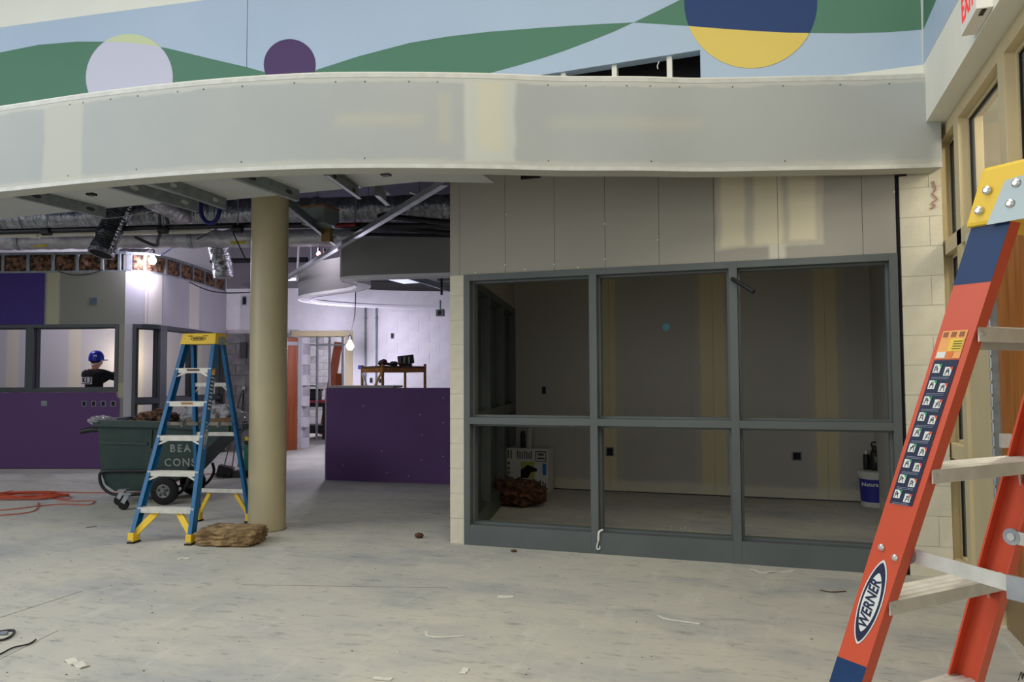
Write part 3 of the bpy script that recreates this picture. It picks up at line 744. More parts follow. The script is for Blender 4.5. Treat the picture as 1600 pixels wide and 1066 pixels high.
for i in range(1, len(stp) - 1):
    a, b = w2at(w2s(stp[i]) + 0.02)[0], w2at(w2s(stp[i + 1]) - 0.02)[0]
    n = w2at(w2s(stp[i]))[1]
    insul_strip(a + n * 0.045, b + n * 0.045, 3.03, 3.27, 'insulation_batt', wc, 40 + i * 2.7)
steel_frame('window_5', 'tall dark window frame in the curved white wall behind the blue ladder', lambda a, z, d: w2P(a, z, d - 0.012),
    [(fr0, fr0 + 0.05), (w2s(252), w2s(262)), (w2s(303), w2s(309)), (fr1 - 0.06, fr1)], [(0.0, 0.1), (0.98, 1.06), (2.14, 2.2)], 0, 2.2, M_frame_dark, depth=0.13)

# ------------------------------------------------------------------ back wall (W4): block, door opening
wb = sgroup('wall_far', 'far block wall, white paint above bare grey block, with a door opening')
g = G()
def w4slab(X0, X1, z0, z1, d0, d1, nm, m, par, bev=0):
    g = G(); g.loft([[w4(X0, z0, d0), w4(X1, z0, d0), w4(X1, z1, d0), w4(X0, z1, d0)], [w4(X0, z0, d1), w4(X1, z0, d1), w4(X1, z1, d1), w4(X0, z1, d1)]]); return g.build(nm, m, par, bevel=bev)
OX0, OX1, OZ = -8.65, -7.77, 2.16
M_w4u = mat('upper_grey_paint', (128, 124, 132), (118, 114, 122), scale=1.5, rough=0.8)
M_drybk = patchmat('far_room_drywall', (190, 188, 192), (184, 182, 188), [
    (x_ - 0.12, x_ + 0.12, -1, 3.2, (206, 200, 184), 0.9, 0.03) for x_ in (-15.2, -14.1, -12.9, -11.7, -10.6)], nscale=1.0)
w4slab(-16.5, -10.02, 0, 4.4, 0.0, -0.12, 'drywall_sheet', M_drybk, wb)
w4slab(-10.02, OX0, 0, 2.3, -0.02, -0.2, 'mortar_core', M_mortar_grey, wb)
w4slab(-10.02, OX0, 2.3, 3.1, 0.0, -0.2, 'painted_panel', M_lav_block, wb)
w4slab(OX1, -2.0, 0, 3.1, -0.006, -0.2, 'mortar_core', M_lav_block, wb)
w4slab(OX0, OX1, OZ, 3.1, -0.004, -0.2, 'lintel', M_lav_block, wb)
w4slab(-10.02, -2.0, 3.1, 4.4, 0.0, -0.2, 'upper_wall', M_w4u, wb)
# bare blocks left of the door
cache = {}
def block4(X0, X1, z0, z1, m, key):
    k = (round(X1 - X0, 3), round(z1 - z0, 3), key)
    ln = (X1 - X0) / UD.x
    if k not in cache:
        gg = G(); gg.bb((0.005, 0, 0.005), (ln - 0.005, 0.15, z1 - z0 - 0.005)); o = gg.build('block', m, wb, world=False); cache[k] = o
    else: o = copy(cache[k], wb)
    p = w4(X0, z0, random.uniform(-0.001, 0.002)); o.location = p; o.rotation_euler = (0, 0, math.atan2(UD.y, UD.x))
HB = 0.2032; BL = 0.4064 * UD.x
for r in range(11):
    z = r * HB; X = -10.02; first = True
    while X < OX0 - 0.03:
        ln = BL / 2 if (first and r % 2) else BL
        X1 = min(X + ln, OX0); block4(X, X1, z, z + HB, M_cmu, 'cmu'); X = X1; first = False
# white painted blocks right of the door
for r in range(15):
    z = r * HB; X = OX1; first = True
    while X < -5.4:
        ln = BL / 2 if (first and r % 2) else BL
        X1 = min(X + ln, -5.4); block4(X, X1, z, z + HB, M_lav_block, 'lav'); X = X1; first = False
# beige door frame
df = sgroup('door_2', 'red brown door standing open at a beige frame in the far wall')
w4slab(OX0 - 0.13, OX1 + 0.14, OZ, OZ + 0.11, 0.02, -0.2, 'frame_head', M_beige, df, 0.003)
w4slab(OX1, OX1 + 0.14, 0, OZ, 0.02, -0.2, 'frame_jamb', M_beige, df, 0.003)
hinge = w4(OX0 - 0.01, 0, 0.06); ld = (-UD * 0.72 - UN * 0.7).normalized(); ln_ = V((-ld.y, ld.x, 0))
g = G(); a = hinge; b = hinge + ld * 0.92
g.loft([[a, b, b + ln_ * 0.045, a + ln_ * 0.045], [p + V((0, 0, 2.13)) for p in (a, b, b + ln_ * 0.045, a + ln_ * 0.045)]])
lf = g.build('door_leaf', M_reddoor, df, bevel=0.003)
g = G(); c = hinge + ld * 0.2 + ln_ * 0.07 + V((0, 0, 2.02)); g.bar(c - ld * 0.17, c + ld * 0.17, 0.06, 0.07); g.build('door_closer', mat('closer_grey', (150, 148, 156), rough=0.4), lf)
# toothed block end just inside the opening
tw = sgroup('wall_toothed', 'white block wall end with alternating toothed grey courses')
for r in range(11):
    z = r * HB; X1 = OX0 + (0.085 if r % 2 == 0 else -0.01)
    gg = G(); gg.loft([[w4(OX0 - 0.1, z + 0.002, d) if i < 1 else w4(X1, z + 0.002, d) for i in (0, 1)] + [w4(X1, z + HB - 0.002, d), w4(OX0 - 0.1, z + HB - 0.002, d)] for d in (-0.25, -0.45)])
    gg.build('block', M_lav_block, tw)
    if r % 2: 
        gg = G(); gg.loft([[w4(X1, z + 0.002, d), w4(X1 + 0.10, z + 0.002, d), w4(X1 + 0.10, z + HB - 0.002, d), w4(X1, z + HB - 0.002, d)] for d in (-0.33, -0.45)]); gg.build('block', M_cmu_light, tw)
# room beyond the opening
bw = sgroup('wall_beyond', 'pale block wall of the room beyond the far door')
pB = w4(-9, 0, -9.0)
base = w4(-14.5, 0, -8.5)
g = G(); q = [base, base + UD * 9]; g.loft([[q[0], q[1], q[1] + UN * 0.2, q[0] + UN * 0.2], [p + V((0, 0, 4.4)) for p in (q[0], q[1], q[1] + UN * 0.2, q[0] + UN * 0.2)]]); g.build('mortar_core', M_mortar_grey, bw)
ob = None
for r in range(17):
    for k in range(11):
        if ob is None:
            gg = G(); gg.bb((0.006, -0.02, 0.006), (0.4004, 0.0, 0.1972)); ob = gg.build('block', M_cmu_light, bw, world=False); o = ob
            gg = G(); gg.bb((0.006, -0.02, 0.006), (0.4004, 0.0, 0.1972)); ob2 = gg.build('block', M_cmu, bw, world=False)
            o2 = ob2; o2.location = base + UD * 0.4064 * 9 + V((0, 0, 0.2032 * 17)); o2.rotation_euler = (0, 0, math.atan2(UD.y, UD.x))
        else: o = copy(ob2 if random.random() < 0.18 else ob, bw)
        o.location = base + UD * (k * 0.4064 + (0.2032 if r % 2 else 0)) + V((0, 0, r * HB)); o.rotation_euler = (0, 0, math.atan2(UD.y, UD.x))
for px in (494, 513.5, 534):
    p = atD(px, 620, 17.0); g = G(); g.bb((p.x - 0.014, p.y, 0), (p.x + 0.014, p.y + 0.06, 2.95)); 
    g.build('stud', M_galv_light, bw)
pa, pb = atD(480, 537, 17.0), atD(545, 537, 17.0)
G().bar(V((pa.x, pa.y, 2.1)), V((pb.x, pb.y, 2.1)), 0.06, 0.04).build('header_track', M_galv_light, bw)
g = G(); a, b = w4(-13, 0, -0.3), w4(-13, 0, -9); g.bar(a + V((0, 0, 2)), b + V((0, 0, 2)), 0.1, 4.6); struct(g.build('wall_beyond_left', M_lav_block))
g = G(); a, b = w4(-5.5, 0, -0.3), w4(-5.5, 0, -9); g.bar(a + V((0, 0, 2)), b + V((0, 0, 2)), 0.1, 4.6); struct(g.build('wall_beyond_right', M_lav_block))

# roof deck over everything behind the mural wall, closing walls left and right
g = G(); g.bb((-17, MY + 0.1, 4.35), (1.5, 26, 4.5)); struct(g.build('ceiling_deck', M_deck), 'dark roof deck above ducts and pipes')
g = G(); g.bb((-17.2, 4.0, 0), (-17, 26, 4.5)); struct(g.build('wall_end', M_drybk))
g = G(); g.bb((-2.6, RB + 0.15, 0), (-2.4, 14.6, 4.5)); struct(g.build('wall_alcove', M_lav_block))

# ------------------------------------------------------------------ purple half wall
hA, hB = V((-5.69, 8.98, 0)), V((-2.66, 9.10, 0)); hd = (hB - hA).normalized(); hn = V((-hd.y, hd.x, 0))
hw = sgroup('wall_half', 'low purple half wall with a grey cap')
g = G(); g.loft([[hA, hB, hB + hn * 0.12, hA + hn * 0.12], [p + V((0, 0, 1.225)) for p in (hA, hB, hB + hn * 0.12, hA + hn * 0.12)]]); g.build('purple_panel', M_purple, hw)
g = G(); e = hA - hd * 0.016; g.loft([[e, hA, hA + hn * 0.12, e + hn * 0.12], [p + V((0, 0, 1.22)) for p in (e, hA, hA + hn * 0.12, e + hn * 0.12)]]); g.build('end_trim', mat('drywall_edge', (150, 148, 150), rough=0.8), hw)
g = G()
for a, z in ((0.55, 0.99), (0.82, 0.4), (1.36, 0.88), (1.39, 0.62), (1.38, 0.3), (1.68, 1.1), (1.68, 0.78), (1.68, 0.35), (0.25, 0.2), (0.9, 0.12), (1.2, 0.09)): g.lathe([(0.006, 0), (0.006, 0.002)], hA + hd * a + V((0, 0, z)), -hn, 6)
stuff(g.build('screw_heads', M_chrome, hw))
bd = thing('board', 'grey board lying along the top of the purple half wall', 'board', hA + V((0, 0, 1.225)))
g = G(); a, b = hA + hd * 0.02 + V((0, 0, 1.226)), hA + hd * 0.98 + V((0, 0, 1.226))
g.loft([[a, b, b + hn * 0.3, a + hn * 0.3], [p + V((0, 0, 0.03)) for p in (a, b, b + hn * 0.3, a + hn * 0.3)]]); g.build('plank', mat('board_grey', (150, 150, 146), rough=0.8), bd)

# ------------------------------------------------------------------ curved ceiling cloud in the back
cz0, cz1 = 2.66, 3.17
cpl = [(-2.66, 9.12), (-3.3, 9.0), (-3.88, 8.93), (-4.56, 8.83), (-5.05, 8.77), (-5.32, 8.80), (-5.47, 8.95), (-5.5, 9.2), (-5.55, 9.5), (-5.85, 9.85), (-6.4, 10.12), (-6.9, 10.36), (-7.3, 10.68), (-7.52, 11.1), (-7.5, 11.6), (-7.25, 12.15), (-6.7, 12.75), (-6.0, 13.15), (-5.2, 13.42), (-4.2, 13.65), (-2.66, 13.9)]
cs = spline([(x, y, 0) for x, y in cpl], 6)
def cn(i):
    d = (cs[min(i + 1, len(cs) - 1)] - cs[max(i - 1, 0)]).normalized(); return V((d.y, -d.x, 0)) * -1 if False else V((d.y, -d.x, 0))
# path runs right->left along the front, so the outside is to the left of travel
def cband(o0, o1, z0, z1, nm, m, par, i0=0, i1=None):
    g = G(); r = []
    for i in range(i0, (len(cs) if i1 is None else i1)):
        n = cn(i); p = cs[i]
        r.append([p + n * o0 + V((0, 0, z0)), p + n * o1 + V((0, 0, z0)), p + n * o1 + V((0, 0, z1)), p + n * o0 + V((0, 0, z1))])
    g.loft(r); return g.build(nm, m, par, smooth=True)
M_cloud = mat('cloud_drywall', (140, 141, 140), (132, 133, 133), scale=1.2, rough=0.85)
M_cloud_b = mat('cloud_edge', (232, 232, 234), (224, 224, 228), scale=6, rough=0.7)
cl_ = thing('ceiling_cloud', 'curved grey drywall ceiling cloud hanging above the purple half wall', 'ceiling cloud', (-5.2, 11, 2.66))
cband(0.0, 0.016, cz0, cz1, 'outer_fascia', M_cloud, cl_)
cband(0.0, 0.2, cz0 - 0.004, cz0 + 0.01, 'soffit_ring', mat('cloud_soffit', (186, 186, 190), rough=0.8), cl_)
cband(0.185, 0.2, cz0 + 0.012, cz0 + 0.3, 'inner_fascia', M_cloud_b, cl_)
cband(-0.004, 0.012, cz0 - 0.012, cz0 + 0.03, 'corner_bead', M_cloud_b, cl_)
cband(0.19, 0.205, cz0 - 0.012, cz0 + 0.03, 'corner_bead', M_cloud_b, cl_)
cband(0.03, 0.12, cz1 - 0.03, cz1, 'top_track', M_galv, cl_)
for i in range(4, 70, 7):
    p = cs[i] + cn(i) * 0.06; G().bb((p.x - 0.018, p.y - 0.04, cz0 + 0.02), (p.x + 0.018, p.y + 0.04, cz1 - 0.03)).build('stud', M_galv, cl_)
# troffer seen through the opening
p = atZ(631, 432, 2.98)
tr = thing('ceiling_light', 'flat ceiling light panel seen through the opening of the cloud', 'light', p)
G().box(p, (0.62, 1.2, 0.07)).build('housing', M_lblwhite, tr)
G().box(p - V((0, 0, 0.037)), (0.58, 1.14, 0.006)).build('diffuser', mat('diffuser', (230, 238, 250), rough=0.3, emit=(226, 236, 255), estr=0.7), tr)
pj, qj = atZ(640, 432, 2.9), atZ(702, 452, 2.9)
tag(G().bar(pj, qj, 0.04, 0.09).build('stud', M_galv, None), 'grey steel stud crossing the opening inside the cloud', 'stud')
tag(G().tube([atD(690, 425, 12.0), atD(690, 461, 12.0)], 0.02, 8).build('hanger_pipe', M_black), 'black vertical pipe hanging inside the cloud opening', 'pipe')

# ------------------------------------------------------------------ plenum: ducts, pipes, studs
def pline(pts): return [atD(*p) for p in pts]
def duct(name, label, a, b, r, m, cat='duct', crinkle=0.022, n=26, seed=0):
    a, b = V(a), V(b); t = thing(name, label, cat, a)
    g = G(); d = (b - a).normalized(); u = d.cross(V((0, 0, 1))).normalized(); v = u.cross(d); L_ = (b - a).length; k = max(10, int(L_ / 0.09)); rings = []
    for i in range(k + 1):
        p = a + d * (L_ * i / k); ring = []
        for j in range(n):
            an = 2 * pi * j / n; q = u * cos(an) + v * sin(an)
            ring.append(p + q * (r + crinkle * noise.noise((p + q * r) * 11 + V((seed, 0, 0)))))
        rings.append(ring)
    g.loft(rings); g.build('wrap', m, t, smooth=True)
    for i in range(1, int(L_ / 1.25) + 1):
        p = a + d * (1.25 * i - 0.3); G().lathe([(r + crinkle * 0.6, -0.03), (r + crinkle * 0.7, 0.03)], p, d, 26).build('tape_band', M_galv_light, t)
        G().bar(p + V((0, 0, r)), V((p.x, p.y, 4.35)), 0.012, 0.012).build('hanger_rod', M_galv, t)
    return t
a, b = atD(-70, 341, 9.6), atD(860, 327, 8.9); a.z = b.z = 3.37
duct('wrapped_duct', 'long crinkled foil wrapped duct directly behind the soffit joists', a, b, 0.155, M_foil, seed=3)
a, b = atD(-70, 380, 10.9), atD(800, 370, 10.6); a.z = b.z = 3.33
du2 = duct('wrapped_duct', 'paler foil wrapped duct running behind the black pipe, lit from below', a, b, 0.12, M_foil_b, seed=9)
for px, py, dd in ((62, 384, 10.75), (372, 379, 10.6)):
    p = atD(px, py, dd); G().box(p, (0.22, 0.004, 0.035), Matrix.Rotation(0.2, 3, 'Z')).build('yellow_label', mat('yellow_label', (206, 188, 56), rough=0.5), du2)
def pipe(name, label, pts, r, m, cat='pipe', fit=()):
    pts = pline(pts); z = sum(p.z for p in pts) / len(pts)
    t = thing(name, label, cat, pts[0]); G().tube(pts, r, 10).build('run', m, t, smooth=True)
    d = (pts[-1] - pts[0])
    for f in fit:
        p = pts[0] + d * f; G().lathe([(r * 1.5, -0.05), (r * 1.5, 0.05)], p, d, 12).build('coupling', m, t)
        G().bar(p + V((0, 0, r)), V((p.x, p.y, 4.35)), 0.01, 0.01).build('hanger_rod', M_galv, t)
    return t
pipe('sprinkler_pipe', 'long black pipe running level below the foil duct', [(-60, 364, 9.2), (390, 352, 8.9), (720, 353, 8.6)], 0.032, M_black, fit=(0.18, 0.42, 0.57, 0.8))
pipe('conduit', 'thin cream pipe just below the black pipe', [(-60, 370, 9.9), (330, 361, 9.7)], 0.03, mat('cream_pipe', (206, 204, 188), rough=0.6), fit=(0.3,))
pipe('strut', 'upper black strut rising to the left beside the upper wall edge', [(592, 337, 9.0), (720, 350, 8.3)], 0.035, M_black, 'strut')
pipe('strut', 'lower black perforated strut beside the upper wall edge', [(572, 352, 9.6), (720, 366, 9.0)], 0.03, M_black, 'strut')
pipe('strut', 'thin dark strut lying over the top of the cloud', [(556, 366, 9.4), (720, 369, 9.2)], 0.02, M_dark, 'strut')
pipe('strut', 'dark level strut far back behind the round column', [(330, 408, 13.6), (480, 406, 13.2)], 0.045, M_dark, 'strut')
def channel(name, label, p, q, m, w_=0.04, h=0.09, cat='stud'):
    t = thing(name, label, cat, p); p, q = V(p), V(q); d = (q - p).normalized(); s = d.cross(V((0, 0, 1))).normalized()
    G().bar(p, q, 0.004, h).build('web', m, t)
    for e in (-1, 1): G().bar(p + s * w_ / 2 + V((0, 0, e * h / 2)), q + s * w_ / 2 + V((0, 0, e * h / 2)), w_, 0.004).build('flange', m, t)
    return t
channel('metal_stud', 'dark steel stud running back from behind the column top', atZ(443, 314, 3.0), atZ(521, 378, 3.0), M_galv)
channel('metal_track', 'long pale steel track running diagonally above the half wall', atZ(690, 284, 2.97), atZ(436, 440, 2.97), M_galv_light, 0.06, 0.05)
channel('metal_stud', 'short steel stud end near the upper wall corner', atZ(585, 297, 2.86), atZ(603, 313, 2.86), M_galv_light)
# flexible ducts
def flex(name, label, pts, r, m, mouth=True, seed=0):
    path = spline(pline(pts), 24); t = thing(name, label, 'flexible duct', path[0]); R_ = []
    for i, p in enumerate(path): R_.append(r * (1 + 0.018 * sin(i * 2.1) + 0.07 * noise.noise(p * 9 + V((seed, 0, 0)))))
    g = G().tube(path, R_, 22)
    g.v = [p + noise.noise_vector(p * 17 + V((seed, 0, 0))) * 0.016 for p in g.v]
    g.build('sleeve', m, t, smooth=True)
    d = (path[-1] - path[-2]).normalized()
    if mouth:
        G().lathe([(r * 1.05, -0.03), (r * 1.06, 0.012), (r * 0.9, 0.012), (r * 0.9, -0.03)], path[-1], d, 22, cap=False).build('collar', M_flex, t)
        G().lathe([(r * 0.92, 0.0), (r * 0.92, 0.006)], path[-1] + d * 0.002, d, 22).build('mouth', M_rubber, t)
    return t
flex('flexible_duct', 'open ended dark flexible duct hanging down over the insulation', [(196, 318, 9.0), (180, 345, 9.0), (166, 375, 8.95), (158, 396, 8.9)], 0.135, mat('flex_black', (62, 64, 70), (34, 35, 40), scale=14, rough=0.35, metal=0.4, bump=0.7, bscale=30), seed=1)
G().tube(spline(pline([(204, 322, 8.93), (190, 350, 8.9), (178, 378, 8.85), (172, 396, 8.8)]), 12), [0.02 + 0.008 * sin(k * 2.7) for k in range(37)], 8).build('foil_edge', M_flex, bpy.data.objects['flexible_duct'], smooth=True)
flex('flexible_duct', 'bright silver flexible duct hanging straight beside the column', [(340, 372, 10.9), (342, 392, 10.9), (347, 412, 10.9), (349, 434, 10.9)], 0.132, M_flex, False, 5)
duct('wrapped_elbow', 'slanting silver foil wrapped branch duct behind the second joist', atD(228, 308, 8.5), atD(304, 347, 9.4), 0.10, M_foil_b, seed=20)
duct('wrapped_elbow', 'dull foil wrapped branch duct above the lit insulation', atD(176, 390, 11.7), atD(226, 384, 12.4), 0.10, M_foil, seed=22)
# pointed foil end and grey box
vb = thing('air_box', 'grey steel air terminal box behind the dark stud', 'duct box', atD(500, 340, 8.3))
G().box(atD(501, 339, 8.3), (0.28, 0.3, 0.2)).build('casing', mat('vav_grey', (118, 130, 128), rough=0.6), vb, bevel=0.004)
G().box(atD(501, 326, 8.28), (0.3, 0.31, 0.015)).build('orange_edge', mat('duct_edge', (140, 92, 60), rough=0.7), vb)
G().box(atD(511, 364, 8.5), (0.11, 0.06, 0.2)).build('brown_stub', mat('kraft', (132, 108, 66), rough=0.8), vb)
G().tube(pline([(523, 353, 8.35), (555, 351, 8.35)]), 0.02, 8).build('red_wire_bundle', mat('red_tape', (120, 24, 30), rough=0.6), vb)
# cables
tag(G().tube(spline(pline([(313, 318, 8.4), (314, 332, 8.4), (320, 345, 8.4), (329, 349, 8.4), (338, 344, 8.4), (343, 330, 8.4), (343, 318, 8.4)]), 5), 0.024, 10).build('cable_loop', mat('blue_cable', (30, 34, 110), rough=0.5), smooth=True), 'thick dark blue cable hanging in a loop below the joist', 'cable')
tag(G().tube(spline(pline([(263, 350, 9.0), (258, 336, 9.0), (250, 336, 9.0), (250, 352, 9.0), (251, 362, 9.0), (247, 374, 9.0), (243, 384, 9.2), (212, 371, 9.4)]), 5), 0.02, 8).build('cable_loop', mat('grey_cable', (74, 72, 78), rough=0.6), smooth=True), 'dark grey hose looped over the black pipe', 'cable')
tag(G().tube(pline([(361, 357, 9.0), (386, 410, 9.0)]), 0.007, 6).build('cable', M_black), 'taut thin black cable slanting down to the column', 'cable')
tag(G().tube(pline([(340, 357, 9.0), (308, 374, 9.2)]), 0.007, 6).build('cable', M_black), 'thin black cable slanting left below the pipe', 'cable')
tag(G().tube(spline(pline([(296, 441, 12.2), (315, 450, 12.2), (335, 456, 12.3), (360, 458, 12.6), (392, 457, 12.8)]), 5), 0.01, 6).build('cable', M_black), 'black cable sagging from the curved wall behind the column', 'cable')
tag(G().tube(spline(pline([(640, 301, 6.9), (655, 305, 6.9), (672, 303, 6.9), (685, 294, 6.9)]), 5), 0.006, 6).build('cable', M_lblwhite), 'thin white wire sagging near the upper wall corner', 'cable')
tag(G().tube(pline([(60, 353, 8.7), (190, 339, 8.6), (240, 330, 8.6)]), 0.004, 5).build('hanger_wire', M_galv_light), 'thin bright wire stretched across the foil duct', 'wire')
for px in (400, 415 + 41, 456 + 0): pass
tag(G().tube(pline([(467, 380, 13.0), (464, 440, 13.0)]), 0.018, 6).build('hanger_rod', M_lblwhite), 'white hanger rod hanging behind the round column', 'rod')
tag(G().tube(pline([(487, 372, 13.2), (486, 412, 13.2)]), 0.02, 6).build('hanger_rod', M_galv_light), 'grey hanger rod behind the diagonal track', 'rod')
def lightstrip(px0, py0, px1, py1, D, lab, w_=0.3):
    p, q = atD(px0, py0, D), atD(px1, py1, D)
    t = thing('strip_light', lab, 'light', p)
    G().bar(p + V((0, 0, 0.03)), q + V((0, 0, 0.03)), w_, 0.05).build('housing', M_lblwhite, t)
    G().bar(p, q, w_ * 0.9, 0.01).build('diffuser', mat('strip_glow', (236, 240, 255), rough=0.3, emit=(230, 236, 255), estr=1.2), t)
lightstrip(452, 369, 488, 368, 12.4, 'bright strip light behind the end of the dark stud')
lightstrip(448, 437, 474, 436, 13.2, 'pale strip light at the left end of the cloud')
# work lamps
LAMPCOL = (0.85, 0.79, 1.0)
def lamp(name, label, p, r, power, cable_to, guard=True):
    t = thing(name, label, 'lamp', p)
    G().lathe([(0.001, -r * 1.1), (r * 0.6, -r * 0.9), (r, -r * 0.2), (r * 0.9, r * 0.4), (r * 0.45, r * 1.1), (r * 0.4, r * 1.5)], p, (0, 0, 1), 20).build('bulb', M_bulb, t, smooth=True)
    G().lathe([(r * 0.5, r * 1.5), (r * 0.55, r * 2.6), (r * 0.2, r * 2.9)], p, (0, 0, 1), 14).build('socket', M_black, t)
    if cable_to is not None: G().tube(spline([p + V((0, 0, r * 2.9)), (p + cable_to) / 2 + V((0.03, 0, 0)), cable_to], 5), 0.009, 6).build('cord', M_black, t)
    return t
pw = atZ(237, 427, 3.0); pw = atD(238, 407, (pw.dot(f0)) - 0.16)
lamp('work_lamp', 'glaring temporary work lamp against the insulation of the curved wall', pw, 0.06, 0, V((pw.x + 0.1, pw.y, 4.35)))
G().tube(spline([pw + V((0, 0, 0.1))] + pline([(252, 398, 11.2), (268, 388, 11.2), (280, 376, 11.0)]), 5), 0.008, 6).build('blue_cord', mat('blue_wire', (96, 116, 206), rough=0.5), bpy.data.objects['work_lamp'])
bulb('work_lamp_light', pw - UN * 0.12 + V((0, 0, -0.02)), 62, LAMPCOL, 0.05)
ph = atD(547, 541, 13.6)
lamp('work_lamp', 'bare temporary bulb hanging in front of the far beige door frame', ph, 0.068, 0, atD(556, 450, 13.0))
bulb('hanging_lamp_light', ph - f0 * 0.25, 105, LAMPCOL, 0.08)
for px, py, w_ in ((498, 397, 'left'), (507, 398, 'right')):
    p = atD(px, py, 11.2); t = thing('heat_lamp', 'small pink glowing lamp, the %s one of the pair by the diagonal track' % w_, 'lamp', p, 0)
    G().lathe([(0.001, -0.035), (0.03, -0.02), (0.035, 0.0), (0.015, 0.04)], p, (0, 0, 1), 12).build('bulb', mat('pink_glow', (255, 200, 205), emit=(255, 150, 165), estr=5), t, smooth=True)
    G().lathe([(0.018, 0.04), (0.018, 0.09)], p, (0, 0, 1), 10).build('socket', M_black, t)
bulb('plenum_fill_light', atD(478, 388, 11.2), 26, (0.95, 0.86, 1.0), 0.05)  # added fill to brighten the ducts and cloud, no lamp hangs here
bulb('plenum_fill_light', atD(40, 345, 13.2), 110, (0.9, 0.86, 1.0), 0.06)  # second added fill behind the ducts, without a fixture
bulb('worker_room_light', atD(60, 440, 13.2), 55, (0.92, 0.88, 1.0), 0.15)
bulb('worker_task_light', atD(172, 562, 14.45), 22, (1.0, 0.86, 0.66), 0.05)
bulb('beyond_room_light', w4(-9.0, 3.0, -5.5), 480, (0.92, 0.88, 1.0), 0.15)

# things on the far block wall
f4 = lambda x, y: atW4(x, y, 0.012)
for px in (571, 588):
    a, b = atW4(px, 484, 0.03), atW4(px, 602, 0.03); t = thing('conduit', 'thin steel conduit on the white far wall, %s of two' % ('left' if px == 571 else 'right'), 'conduit', a)
    G().tube([V((a.x, a.y, 2.72)), V((a.x, a.y, 0.6))], 0.018, 8).build('pipe', M_galv, t, smooth=True)
    G().box(V((a.x, a.y, 2.5)), (0.06, 0.03, 0.02)).build('clamp', M_galv, t)
outlet(613, 525, f4, 0.06, 0.11, -UN, lab='black outlet box high on the white far wall', ex=UD)
outlet(580, 594.5, f4, 0.06, 0.1, -UN, lab='outlet box low on the white far wall between the conduits', ex=UD)
outlet(594, 595, f4, 0.05, 0.09, -UN, lab='outlet box low on the far wall behind the yellow brace', ex=UD)
outlet(564, 574, f4, 0.11, 0.075, -UN, lab='small blue box at the left conduit on the far wall', ex=UD, inner=False, col=mat('blue_box', (42, 62, 150), rough=0.5))
p = atD(688, 489, 12.2); t = thing('junction_box', 'grey junction box hanging below the cloud edge', 'junction box', p)
G().box(p, (0.13, 0.06, 0.11)).build('box', M_galv, t, bevel=0.004); G().tube([p + V((0, 0, 0.05)), p + V((0, 0, 0.2))], 0.012, 6).build('conduit', M_galv, t)
g = G(); g.box(p - V((0, 0.032, 0)), (0.05, 0.004, 0.07)); g.build('knockout', M_black, t)
outlet(382, 470, f4, 0.08, 0.17, -UN, lab='grey outlet box on the white wall just left of the column', ex=UD)
p = atW4(380.5, 547, 0.03); t = thing('electrical_panel', 'small grey electrical panel on the bare block beside the column', 'panel', p)
R4 = Matrix.Rotation(math.atan2(UD.y, UD.x), 3, 'Z')
G().box(p, (0.13, 0.05, 0.3), R4).build('cabinet', mat('panel_grey', (84, 84, 88), rough=0.5), t, bevel=0.004)
G().box(p - UN * 0.027, (0.11, 0.006, 0.28), R4).build('cover', mat('panel_cover', (100, 100, 104), rough=0.5), t)
p = atW4(381.5, 609, 0.03); t = thing('power_outlet', 'white power outlet with black cords beside the column', 'outlet', p)
G().box(p, (0.05, 0.05, 0.13), R4).build('plate', M_lblwhite, t, bevel=0.004)
for k, (x1, y1, x2, y2) in enumerate(((374, 625, 350, 730), (378, 640, 362, 735), (381, 640, 372, 730))):
    G().tube(spline([p - UN * 0.03, atD(x1, y1, 14.3), atD((x1 + x2) / 2, 680, 13.4), atZ(x2, y2, 0.02)], 6), 0.009, 6).build('cord', M_black, t)
# transformer and cords on the floor
p = atZ(352, 746); t = thing('power_supply', 'black power supply lying in a tangle of cords on the floor', 'power supply', p)
G().box(p + V((0, 0, 0.08)), (0.2, 0.18, 0.15), Matrix.Rotation(0.5, 3, 'Z') @ Matrix.Rotation(0.25, 3, 'Y')).build('housing', M_black, t, bevel=0.01)
G().box(p + r0 * 0.22 + V((0, 0, 0.05)), (0.22, 0.14, 0.09), Matrix.Rotation(0.2, 3, 'Z')).build('adapter', M_black, t, bevel=0.01)
rnd = random.Random(3); pts = [p + r0 * (0.1 + rnd.uniform(-0.35, 0.4)) + f0 * rnd.uniform(-0.25, 0.25) + V((0, 0, 0.012 + 0.03 * rnd.random())) for _ in range(14)]
G().tube(spline(pts, 6), 0.009, 6).build('cord', M_black, t)
p = atZ(379, 748); p = p + f0 * 0.25; t = thing('shop_vacuum', 'green and black canister mostly hidden behind the column', 'canister', p + r0 * 0.1)
G().lathe([(0.15, 0.02), (0.17, 0.06), (0.165, 0.42), (0.15, 0.45)], p + r0 * 0.1, (0, 0, 1), 24).build('drum', mat('green_drum', (30, 104, 84), rough=0.5), t, smooth=True)
G().lathe([(0.16, 0.45), (0.16, 0.52), (0.1, 0.60)], p + r0 * 0.1, (0, 0, 1), 24).build('lid', M_black, t, smooth=True)
G().box(p + r0 * 0.02 - f0 * 0.13 + V((0, 0, 0.53)), (0.06, 0.04, 0.05)).build('yellow_switch', M_yellow, t)

